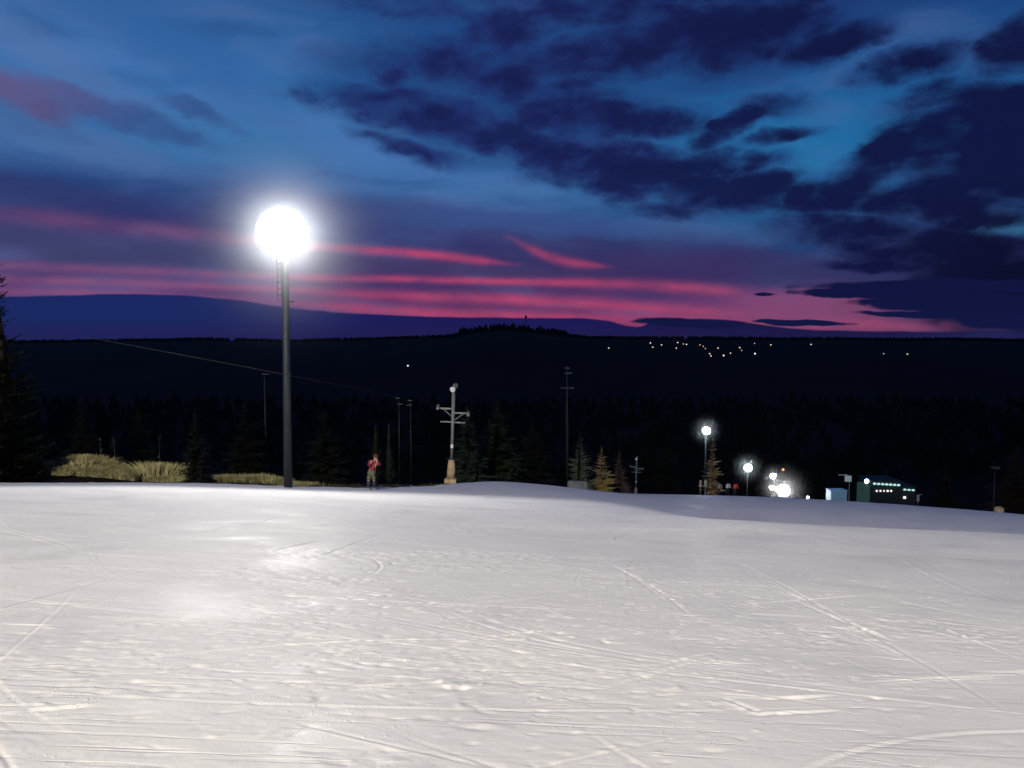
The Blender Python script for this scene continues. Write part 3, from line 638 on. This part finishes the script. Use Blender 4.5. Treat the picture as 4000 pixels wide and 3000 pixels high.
tree_px('spruce_tree', 1220, 970, 1060, 50, 86, 15, M_needle, 'short dark spruce above the grey mat')
tree_px('spruce_tree', 2190, 960, 1110, 120, 100, 16, mat('needles_dim_russet', (.028, .017, .012), .9, 0, .4, 2.5, spec=.1), 'dim reddish conifer at the right edge of the photo', sparse=.8)
tree_px('spruce_tree', 1440, 930, 1075, 80, 125, 17, M_needle, 'dark spruce left of the first far lamp')
tree_px('spruce_tree', 2040, 1000, 1100, 70, 105, 18, M_needle, 'dark conifer left of the slim right hand post')

# far forest: one mass of dark conifer crowns
fo = MB(); V = []; Fc = []
def cone_tree(x, y, z, h, r):
    n = 6; k0 = len(V)
    for lvl, (rr_, zz) in enumerate(((1, .08), (.72, .45), (.38, .75))):
        for i in range(n):
            g = 2 * PI * (i + .5 * lvl) / n; q = rr_ * r * random.uniform(.7, 1.2); V.append((x + q * math.cos(g), y + q * math.sin(g), z + zz * h))
    V.append((x, y, z + h))
    for lvl in range(2):
        for i in range(n):
            a = k0 + lvl * n + i; b = k0 + lvl * n + (i + 1) % n; Fc.append((a, b, b + n, a + n))
    for i in range(n): Fc.append((k0 + 2 * n + i, k0 + 2 * n + (i + 1) % n, k0 + 3 * n))
for k in range(2600):
    y = random.uniform(1930, 2080); x = random.uniform(-.95, .95) * y; cone_tree(x, y, gz(x, y) - 2, random.uniform(8, 12) * (1 + random.random() * 1.1 * (abs(x / y) < .07)), random.uniform(5, 9))
for k in range(3200):
    y = random.uniform(230, 900); x = random.uniform(-1.0, 1.0) * y; hh = random.uniform(9, 17)
    if abs(x - .55 * y) < .12 * y and y < 420: continue
    cone_tree(x, y, gz(x, y) - 1, hh, hh * .28)
fo.add(V, Fc); tag(fo.build('far_forest', M_needle, None), 'dark wooded hills across the valley under the sunset', 'forest', kind='stuff')

# ------------------------------------------------------------ straw grass on the bank
def grass(name, zone, n, m, hmin, hmax, label):
    V = []; Fc = []
    for k in range(n):
        x, y = zone(); 
        if inside(x, y) > -.9 + random.uniform(-.3, .3): continue
        z = gz(x, y) - .03; h = random.uniform(hmin, hmax) * (.55 + 1.1 * float(fbm(x / 1.3, y / 1.3, 2) + .5)); g = random.uniform(0, 2 * PI); w_ = random.uniform(.012, .028)
        dx, dy = math.cos(g) * w_, math.sin(g) * w_; lx, ly = random.gauss(.0, .3) * h, random.gauss(0, .25) * h
        q = len(V); V.extend([(x - dx, y - dy, z), (x + dx, y + dy, z), (x + dx * .6 + lx * .35, y + dy * .6 + ly * .35, z + h * .6), (x - dx * .6 + lx * .35, y - dy * .6 + ly * .35, z + h * .6), (x + lx, y + ly, z + h * random.uniform(.8, 1))])
        Fc += [(q, q + 1, q + 2, q + 3), (q + 3, q + 2, q + 4)]
    b = MB(); b.add(V, Fc); return tag(b.build(name, m), label, 'grass', kind='stuff')
def z1():
    x = random.uniform(-31, -20.5); return x, 41.6 + abs(random.gauss(0, 2.2))
def z2():
    x = random.uniform(-20, -11); return x, 41.5 + abs(random.gauss(0, 1.1))
def z3():
    return random.uniform(-16, 4), 41 + abs(random.gauss(0, 3.5))
def z4():
    return random.uniform(-36, -30.), 42 + abs(random.gauss(0, 1.4))
grass('straw_grass', z1, 46000, M_grass, .10, .40, 'tall straw coloured grass lit on the bank at the left')
grass('straw_grass', z2, 18000, M_grass, .16, .42, 'low straw coloured grass strip left of the floodlight pole')
grass('straw_grass', z4, 10000, M_grass, .15, .5, 'straw grass patch at the far left edge')
grass('verge_grass', z3, 9000, mat('dark_grass', (.05, .055, .03), .9, 0, .4, 3), .06, .22, 'dark short grass on the verge behind the skier')
def clump(px, py, h, n, label):
    p = at(px, py, 43.5); V = []; Fc = []; z = gz(p.x, 43.5)
    for k in range(n):
        g = random.uniform(0, 2 * PI); rr_ = abs(random.gauss(0, .45)); x = p.x + math.cos(g) * rr_; y = 43.5 + math.sin(g) * rr_; hh = h * random.uniform(.5, 1); lx = math.cos(g) * rr_ * .9 + random.gauss(-.15, .15)
        q = len(V); w_ = .03; zz = gz(x, y); V.extend([(x - w_, y, zz), (x + w_, y, zz), (x + lx * .4 + w_ * .6, y, zz + hh * .6), (x + lx * .4 - w_ * .6, y, zz + hh * .6), (x + lx, y, zz + hh)]); Fc += [(q, q + 1, q + 2, q + 3), (q + 3, q + 2, q + 4)]
    b = MB(); b.add(V, Fc); return tag(b.build('grass_tussock', M_grass), label, 'grass tussock')
clump(350, 1030, 1.05, 1500, 'tall leaning tussock of straw grass at the right end of the bank')
clump(190, 1030, .75, 1200, 'rounded tussock of straw grass at the left end of the bank')
M_weed = mat('dry_stalk', (.12, .11, .07), .9)
def weed(px, yt, d, label):
    p = at(px, yt, d); z = gz(p.x, d); R = random.Random(px); m_ = MB(); h = p.z - z
    m_.path([(p.x, d, z), (p.x + .05, d, z + h * .5), (p.x + .02, d, p.z)], [.009, .007, .004], 5)
    for k in range(9):
        t = R.uniform(.45, .98); g = R.uniform(0, 2 * PI); a = Vector((p.x + .03, d, z + h * t)); m_.path([a, a + Vector((math.cos(g) * .18, math.sin(g) * .18, .16))], [.005, .003], 4)
    return tag(m_.build('dry_weed', M_weed), label, 'weed')
weed(215, 945, 44.5, 'tall thin dry weed stalk above the left of the grass bank'); weed(245, 948, 44.5, 'thin dry weed stalk above the middle of the grass bank'); weed(342, 940, 44.5, 'tall thin dry weed stalk above the leaning tussock')
weed(36, 945, 44., 'thin dry stalk beside the small dark spruce at far left')

# ------------------------------------------------------------ grey mat and snow heap
p = at(1246, 1062, 72); m_ = MB(); R3 = Matrix.Rotation(.05, 3, 'Y'); m_.box((p.x + .05, 72, p.z + .45), (1.9, .5, 1.15), R3)
tag(m_.build('crash_mat', mat('grey_foam_mat', (.16, .17, .19), .7, 0, .25, 2), None, bevel=.18), 'rounded grey crash mat lying at the snow edge', 'crash mat')

# ------------------------------------------------------------ far lamps beside the lower piste
def f_of(p): return (Vector((0, 0, EYE)) - p).normalized()
def far_lamp(x, y, d, r_, lens, label, power=0, col=(1, 1, 1), group='lamps along the lower piste', zg=None):
    p = at(x, y, d); z0 = min(gz(p.x, d), p.z - 2); r = empty('floodlight_post', (p.x, d, z0)); h = p.z - z0
    m_ = MB(); m_.path([(0, 0, -.5), (0, 0, h + .1)], [.13, .09], 10); m_.build('pole', M_dsteel, r, True)
    if power: lamp_halo('lamp_halo', p + f_of(p) * (r_ + .5), r_ * 5.5, .032, 'added scattering sphere for the halo of the ' + label.split(' along')[0])
    f = (Vector((0, 0, EYE)) - p).normalized(); b_ = MB(); b_.lathe((0, -.3, h), f, [(r_ * .4, -r_ * .9), (r_, -.05), (r_ * 1.05, 0)], 16); hd = b_.build('lamp_head', M_dsteel, r, True)
    b_ = MB(); b_.lathe((0, -.3, h), f, [(r_ * .98, .01), (r_ * .95, r_ * .15), (r_ * .5, r_ * .38), (.01, r_ * .42)], 16); b_.build('lens', lens, hd, True)
    if power:
        l = bpy.data.lights.new('far_lamp_light', 'POINT'); l.energy = power; l.color = col; l.shadow_soft_size = r_ * .6
        o = bpy.data.objects.new('far_lamp_light', l); C.objects.link(o); o.location = p + f * (r_ + .6)
    return tag(r, label, 'lamp post', group)
far_lamp(1525, 930, 110, .55, M_lens2, 'far lamp post with a round white lamp beside the tan conifer', 1500, (.85, .95, 1))
far_lamp(1615, 1010, 160, .8, M_lens2, 'far white lamp second from the left along the lower piste', 2500, (.9, 1, .97))
far_lamp(1669, 1028, 210, .75, M_lens2, 'far white lamp just above the warm lamp', 2500, (.95, .92, 1))
far_lamp(1667, 1053, 225, .7, M_warm, 'small warm lamp left of the brightest low lamp', 1500, (1, .85, .7))
far_lamp(1692, 1059, 215, 1.7, M_lens2, 'brightest low lamp glaring over the lower piste', 9000, (1, .93, .9))
far_lamp(1680, 1057, 216, .8, M_warm, 'yellowish lamp overlapping the left side of the brightest low lamp', 0)
far_lamp(1691, 1014, 260, .42, M_orange, 'tiny orange lamp above the brightest low lamp', 0)
far_lamp(1744, 1074, 190, .32, M_lens2, 'tiny white lamp right of the brightest low lamp', 0)

# town lights across the valley
town = [(1315, 752), (1405, 741), (1410, 750), (1429, 745), (1464, 740), (1461, 752), (1476, 743), (1483, 744), (1512, 745), (1519, 748), (1533, 764), (1536, 769), (1551, 752), (1563, 768), (1578, 763), (1598, 751), (1602, 757), (1630, 742), (1631, 764), (1665, 745), (1752, 744), (1909, 764), (1960, 765), (881, 790), (1524, 753)]
whites = {(1631, 764), (1563, 768), (881, 790)}
words_ = ['leftmost of the town lights on the dark hillside', 'high amber light at the left end of the main town cluster', 'amber light just under the cluster left end', 'third amber light along the upper left of the cluster',
 'highest amber light left of the cluster middle', 'amber light below the highest left one', 'fainter light of a close pair on the upper row', 'brighter light of a close pair on the upper row', 'upper dim light at the cluster middle', 'lower dim light at the cluster middle',
 'upper of two stacked amber lights low in the cluster', 'lowest amber light of two stacked ones', 'amber light right of the cluster middle', 'white light on the low row of the cluster', 'amber light on the low row of the cluster', 'amber light above the low row right part', 'dim light under the right part of the cluster',
 'dim high light near the right of the cluster', 'brightest white light at the low right of the cluster', 'amber light at the upper right end of the cluster', 'lone light right of the town cluster', 'dim lone light far right on the dark hillside', 'rightmost lone light on the dark hillside', 'single white light on the dark slope above the lift tower', 'faint light between the upper and lower rows']
for (x, y), wd_ in zip(town, words_):
    d = 1000.
    for d in np.arange(900, 1960, 10.):
        q = at(x, y, d)
        if q.z < gz(q.x, d) + 9: break
    q = at(x, y, d); z0 = gz(q.x, d); s = d / F * (.85 if 'dim' in wd_ or 'faint' in wd_ else 1.2) * .6
    m_ = MB(); m_.path([(0, 0, 0), (0, 0, q.z - z0)], [.25, .15], 6, mi=0); m_.lathe((0, 0, q.z - z0 - s * .6), (0, 0, 1), [(s * .3, 0), (s * .8, s * .35), (s * .85, s * .8), (s * .45, s * 1.25)], 8, mi=1)
    o = m_.build('street_lamp', [M_dsteel, M_townw if (x, y) in whites else M_town], None, False, loc=(q.x, d, z0)); tag(o, wd_, 'street lamp', 'town lights across the valley')

# ------------------------------------------------------------ lodge in the valley
D = 250.; U = K / F * D
def bp(x, y, dd_=0): return at(x, y, D + dd_)
lodge = empty('lodge_building', (bp(1910, 1085).x, D, bp(1910, 1090).z)); LO = lodge.location
tag(lodge, 'dark two storey lodge edged with greenish roof lights at the foot of the slope', 'building')
M_wall = mat('lodge_wall', (.035, .05, .05), .8); M_roof = mat('lodge_roof', (.02, .03, .035), .8); M_green = mat('lit_render', (.03, .06, .055), .8, emit=(.25, .6, .52), strength=.055)  # stair tower wall: greenish light falling on it put in as emission
M_icl = mat('eave_lamp', (.8, .9, .9), .4, emit=(.5, .85, .8), strength=.9); M_win = mat('lit_window', (.8, .75, .7), .4, emit=(1, .88, .85), strength=1.3); M_bl = mat('blue_lamp', (.8, .8, .9), .4, emit=(.55, .7, 1), strength=12)
def lbox(x0, y0, x1, y1, dep, name, m, par=lodge, off=0., bevel=0.):
    a = bp(x0, y0) - LO; b = bp(x1, y1) - LO; m_ = MB(); m_.box(((a.x + b.x) / 2, off + dep / 2, (a.z + b.z) / 2), (abs(b.x - a.x), dep, abs(a.z - b.z))); return m_.build(name, m, par, bevel=bevel)
wl = lbox(1882, 1041, 1942, 1100, 9, 'wall', M_wall); lbox(1944, 1054, 1976, 1100, 8, 'annex_wall', M_wall)
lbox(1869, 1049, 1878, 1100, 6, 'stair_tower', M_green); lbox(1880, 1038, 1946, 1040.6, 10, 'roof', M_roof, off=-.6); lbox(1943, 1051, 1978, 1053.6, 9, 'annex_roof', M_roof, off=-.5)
for k in range(7):
    x = 1887 + k * 8.6; q = bp(x, 1041.5 + k * .5) - LO; m_ = MB(); m_.lathe((q.x, -.75, q.z), (0, -.3, -1), [(.12, 0), (.5, .25), (.55, .5), (.2, .7)], 8); m_.build('eave_lamp', M_icl, lodge)
for k in range(3):
    x = 1952 + k * 9; q = bp(x, 1054.6 + k * .6) - LO; m_ = MB(); m_.lathe((q.x, -.7, q.z), (0, -.3, -1), [(.12, 0), (.5, .25), (.55, .45), (.2, .6)], 8); m_.build('eave_lamp', M_icl, lodge)
for k, (x, w2) in enumerate([(1892, 3), (1900, 3), (1908, 2), (1915, 4), (1923, 3)]):
    lbox(x, 1058.5, x + w2, 1062, .2, 'window', M_win, off=-.25)
lbox(1951, 1072, 1956, 1077, .2, 'doorway', M_win, off=-.3)
q = bp(1871, 1039) - LO; m_ = MB(); m_.lathe((q.x, -.3, q.z), (0, -1, 0), [(.3, 0), (.75, .1), (.6, .3), (.1, .4)], 12); m_.build('beacon_lamp', M_bl, lodge, True)
q = bp(1840, 1068); m_ = MB(); m_.box((q.x, D - 4, q.z - .4), (9, 2.4, 1.6)); m_.box((q.x - 3, D - 4, q.z + .9), (2.4, 2.0, 1.2))
# box tent beside it, blue light put into its colour and emission
M_tent = mat('blue_lit_panel', (.30, .48, .60), .6, 0, .12, 1, emit=(.25, .5, .7), strength=.12)
a = at(1807, 1069, 200); m_ = MB(); m_.box((0, 0, 0), (4.2, 3, 3.4)); m_.box((0, -1.55, 0), (4.0, .06, 3.1)); m_.box((0, 0, 1.78), (4.4, 3.2, .14))
tag(m_.build('storage_tent', M_tent, None, bevel=.15, loc=(a.x, 200, a.z - .4)), 'box tent with painted-in blue light left of the dark lodge', 'tent')
a = at(1832, 1034, 260); m_ = MB(); m_.box((0, 0, 0), (2.2, .3, 2.0)); m_.box((-1.8, 0, 1.3), (3.0, .3, .14)); m_.tube((.6, .3, -1), (.6, .3, -14), .04, n=6)
tag(m_.build('lit_sign', mat('lit_panel', (.5, .55, .55), .6, emit=(.6, .75, .72), strength=.2), None, loc=tuple(a)), 'small pale lit panel above the blue box tent', 'sign')
a = at(1983, 1076, 255); m_ = MB(); m_.box((0, 0, 0), (.8, .3, 2.2)); m_.box((.9, 0, 1.2), (1.0, .2, .14)); m_.tube((0, .2, 0), (0, .2, -10), .04, n=6)
tag(m_.build('lit_post', mat('lit_panel_dim', (.4, .4, .4), .6, emit=(.7, .7, .65), strength=.06), None, loc=tuple(a)), 'faint pale post right of the lodge', 'post')
for px_, lab in ((1513, 'narrow pale board at the snow edge under the first far lamp'), (1524, 'square pale board right of the narrow one under the first far lamp')):
    a = at(px_, 1046, 108); m_ = MB(); m_.box((0, 0, .1), (.30 if px_ < 1520 else .42, .05, .9)); m_.tube((0, .05, 0), (0, .05, -1.8), .03, n=6)
    tag(m_.build('notice_board', mat('board_grey', (.30, .28, .24), .6), None, loc=tuple(a)), lab, 'board')

# ------------------------------------------------------------ people
def skin_body(name, joints, edges, m, parent, sub=1):
    me = bpy.data.meshes.new(name); names = list(joints); me.from_pydata([joints[n][0] for n in names], [(names.index(a), names.index(b)) for a, b in edges], [])
    o = bpy.data.objects.new(name, me); C.objects.link(o); o.parent = parent
    md = o.modifiers.new('skin', 'SKIN'); md.use_smooth_shade = True
    for i, n in enumerate(names):
        r_ = joints[n][1]; me.skin_vertices[0].data[i].radius = (r_, r_) if not isinstance(r_, tuple) else r_
    me.skin_vertices[0].data[0].use_root = True
    s = o.modifiers.new('sub', 'SUBSURF'); s.levels = sub; s.render_levels = sub
    me.materials.append(m); return o
M_red = mat('red_jacket', (.17, .008, .028), .7, 0, .3, 6); M_olive = mat('olive_trousers', (.09, .095, .06), .8, 0, .45, 14); M_navy = mat('navy_gaiters', (.010, .014, .035), .7)
M_skin = mat('skin', (.42, .25, .18), .6, 0, .1); M_glove = mat('grey_glove', (.2, .17, .17), .7); M_boot = mat('grey_boot', (.22, .21, .25), .5); M_hat = mat('dark_red_hat', (.10, .02, .03), .8)
f0 = at(803, 1054, 37.); pr = empty('person', (f0.x, 37., gz(f0.x, 37) + .2))
tag(pr, 'person in a red jacket and olive trousers standing on skis at the snow edge', 'person')
J = {'pelvis': ((.0, 0, .93), (.15, .12)), 'waist': ((.05, 0, 1.08), (.14, .11)), 'chest': ((.11, 0, 1.30), (.17, .12)), 'neckb': ((.16, 0, 1.46), (.09, .08)), 'neck': ((.18, 0, 1.52), .055), 'head': ((.20, -.02, 1.60), (.085, .095)), 'crown': ((.21, -.01, 1.72), (.075, .085)),
 'hipL': ((-.10, 0, .88), .10), 'kneeL': ((-.14, -.06, .50), .065), 'ankL': ((-.12, 0, .12), .05), 'toeL': ((-.16, -.2, .05), .045),
 'hipR': ((.10, 0, .88), .10), 'kneeR': ((.12, -.06, .50), .065), 'ankR': ((.13, 0, .12), .05), 'toeR': ((.2, -.2, .05), .045),
 'shR': ((.32, 0, 1.42), .065), 'elR': ((.42, -.16, 1.28), .05), 'wrR': ((.33, -.26, 1.46), .032), 'shL': ((-.05, 0, 1.42), .065), 'elL': ((-.10, -.14, 1.22), .05), 'wrL': ((.03, -.30, 1.42), .032)}
E = [('pelvis', 'waist'), ('waist', 'chest'), ('chest', 'neckb'), ('neckb', 'neck'), ('neck', 'head'), ('head', 'crown'), ('pelvis', 'hipL'), ('hipL', 'kneeL'), ('kneeL', 'ankL'), ('ankL', 'toeL'), ('pelvis', 'hipR'), ('hipR', 'kneeR'), ('kneeR', 'ankR'), ('ankR', 'toeR'), ('chest', 'shR'), ('shR', 'elR'), ('elR', 'wrR'), ('chest', 'shL'), ('shL', 'elL'), ('elL', 'wrL')]
# hands: palm and five fingers each
def add_hand(tag_, wr, d, sp):
    w0 = Vector(J[wr][0]); d = Vector(d).normalized(); sp = Vector(sp).normalized(); J[tag_ + 'palm'] = (tuple(w0 + d * .07), .026); E.append((wr, tag_ + 'palm'))
    for i, (o_, L) in enumerate(((-.03, .06), (-.01, .075), (.01, .07), (.03, .055))):
        a = w0 + d * .10 + sp * o_; J[f'{tag_}f{i}'] = (tuple(a), .010); J[f'{tag_}g{i}'] = (tuple(a + d * L * .6 + Vector((0, -.03, -.01))), .008); E.extend([(tag_ + 'palm', f'{tag_}f{i}'), (f'{tag_}f{i}', f'{tag_}g{i}')])
    a = w0 + d * .05 - sp * .045; J[tag_ + 'th'] = (tuple(a), .010); E.append((tag_ + 'palm', tag_ + 'th'))
add_hand('R', 'wrR', (-.3, .1, 1), (1, 0, .2)); add_hand('L', 'wrL', (.3, .1, 1), (-1, 0, .2))
body = skin_body('body', J, E, M_skin, pr, 1)
def pad(k, e): r_ = J[k][1]; return (J[k][0], tuple(v + e for v in r_) if isinstance(r_, tuple) else r_ + e)
jk = {k: pad(k, .035) for k in ('pelvis', 'waist', 'chest', 'neckb', 'shR', 'elR', 'wrR', 'shL', 'elL', 'wrL')}
skin_body('jacket', jk, [('pelvis', 'waist'), ('waist', 'chest'), ('chest', 'neckb'), ('chest', 'shR'), ('shR', 'elR'), ('elR', 'wrR'), ('chest', 'shL'), ('shL', 'elL'), ('elL', 'wrL')], M_red, pr)
tr = {k: pad(k, .04) for k in ('pelvis', 'hipL', 'kneeL', 'hipR', 'kneeR')}; tr['pelvis'] = ((0, 0, .86), (.19, .15))
skin_body('trousers', tr, [('pelvis', 'hipL'), ('hipL', 'kneeL'), ('pelvis', 'hipR'), ('hipR', 'kneeR')], M_olive, pr)
for s in 'LR':
    a = Vector(J['knee' + s][0]); b = Vector(J['ank' + s][0]); m_ = MB(); m_.path([a + Vector((0, .0, .02)), a.lerp(b, .5) + Vector((0, .03, 0)), b], [.105, .10, .09], 14); m_.build('gaiter', M_navy, pr, True)
    t_ = Vector(J['toe' + s][0]); m_ = MB(); m_.path([b + Vector((0, .08, .02)), b + Vector((0, .0, .0)), b.lerp(t_, .6) + Vector((0, 0, .02)), t_], [.06, .085, .075, .055], 12); m_.build('boot', M_boot, pr, True)
m_ = MB(); m_.lathe((.205, 0, 1.635), (0.06, 0, 1), [(.115, 0), (.118, .04), (.10, .10), (.06, .15), (.02, .165)], 16); m_.build('hat', M_hat, pr, True)
m_ = MB(); m_.lathe((.195, -.105, 1.62), (0, -1, -.1), [(.022, 0), (.018, .02), (.008, .04)], 8); m_.build('nose', M_skin, pr, True)
for s, ang in ((-1, .16), (1, -.22)):
    c_ = Vector((.005 + s * .15, -.1, .0)); R3 = Matrix.Rotation(ang, 3, 'Z') @ Matrix.Rotation(.17, 3, 'X'); m_ = MB(); pts = []
    for t in np.linspace(-.8, .8, 17):
        lift_ = .12 * max(0, (-t - .55) / .25) ** 2; pts.append((t, lift_))
    vs = []; 
    for t, l_ in pts:
        wd = .05 if t > -.7 else .03
        for xx, zz in ((-wd, 0), (wd, 0), (wd, .018), (-wd, .018)): vs.append(Vector((xx, t, zz + l_)))
    vs = [c_ + R3 @ v for v in vs]; n_ = len(pts); fs = [(i * 4 + k, i * 4 + (k + 1) % 4, (i + 1) * 4 + (k + 1) % 4, (i + 1) * 4 + k) for i in range(n_ - 1) for k in range(4)] + [(0, 1, 2, 3), tuple(range((n_ - 1) * 4, n_ * 4))]
    m_.add(vs, fs); o = m_.build('ski', mat('ski_top', (.10, .10, .13), .4)); o.location = pr.location + Vector((0, 0, -.02)); tag(o, 'ski under the left foot of the person in red' if s > 0 else 'ski under the right foot of the person in red', 'ski')
def far_person(px_, py_, d, col, label, leg=(.02, .02, .03)):
    p = at(px_, py_, d); r = empty('person', tuple(p)); tag(r, label, 'person')
    k = {n: J[n] for n in ('pelvis', 'waist', 'chest', 'neckb', 'neck', 'head', 'crown', 'hipL', 'kneeL', 'ankL', 'toeL', 'hipR', 'kneeR', 'ankR', 'toeR', 'shR', 'shL')}
    k['elR'] = ((.38, -.02, 1.15), .05); k['wrR'] = ((.36, -.15, .95), .035); k['elL'] = ((-.16, -.02, 1.15), .05); k['wrL'] = ((-.14, -.15, .95), .035)
    e = [a for a in E if a[0] in k and a[1] in k]; skin_body('body', k, e, mat('dark_clothes', leg, .8), r)
    kk = {n: pad(n, .04) for n in ('pelvis', 'waist', 'chest', 'neckb', 'shR', 'shL')}
    for n in ('elR', 'wrR', 'elL', 'wrL'): kk[n] = (k[n][0], k[n][1] + .03)
    skin_body('jacket', kk, [('pelvis', 'waist'), ('waist', 'chest'), ('chest', 'neckb'), ('chest', 'shR'), ('shR', 'elR'), ('elR', 'wrR'), ('chest', 'shL'), ('shL', 'elL'), ('elL', 'wrL')], mat('far_jacket', col, .7), r)
    return r
far_person(1553, 1070, 105, (.25, .22, .22), 'distant person in dull grey by the snow crest')
far_person(1571, 1069, 105, (.55, .55, .5), 'distant person in a pale jacket between two others')
far_person(1587, 1070, 105, (.7, .05, .02), 'distant person in a bright orange red jacket')

# ------------------------------------------------------------ thin night haze
hz = MB(); hz.box((0, 2400, 20), (12500, 8200, 240))
M_h = bpy.data.materials.new('haze'); M_h.use_nodes = True; b = NB(M_h.node_tree); v = b.n('ShaderNodeVolumePrincipled'); o = b.n('ShaderNodeOutputMaterial'); b.nt.links.new(v.outputs[0], o.inputs['Volume'])
v.inputs['Color'].default_value = (.9, .93, 1, 1); v.inputs['Density'].default_value = .000012; v.inputs['Anisotropy'].default_value = .3
HZ = hz.build('haze', M_h); tag(HZ, 'thin cold night haze over the slope and valley', 'haze', kind='stuff')
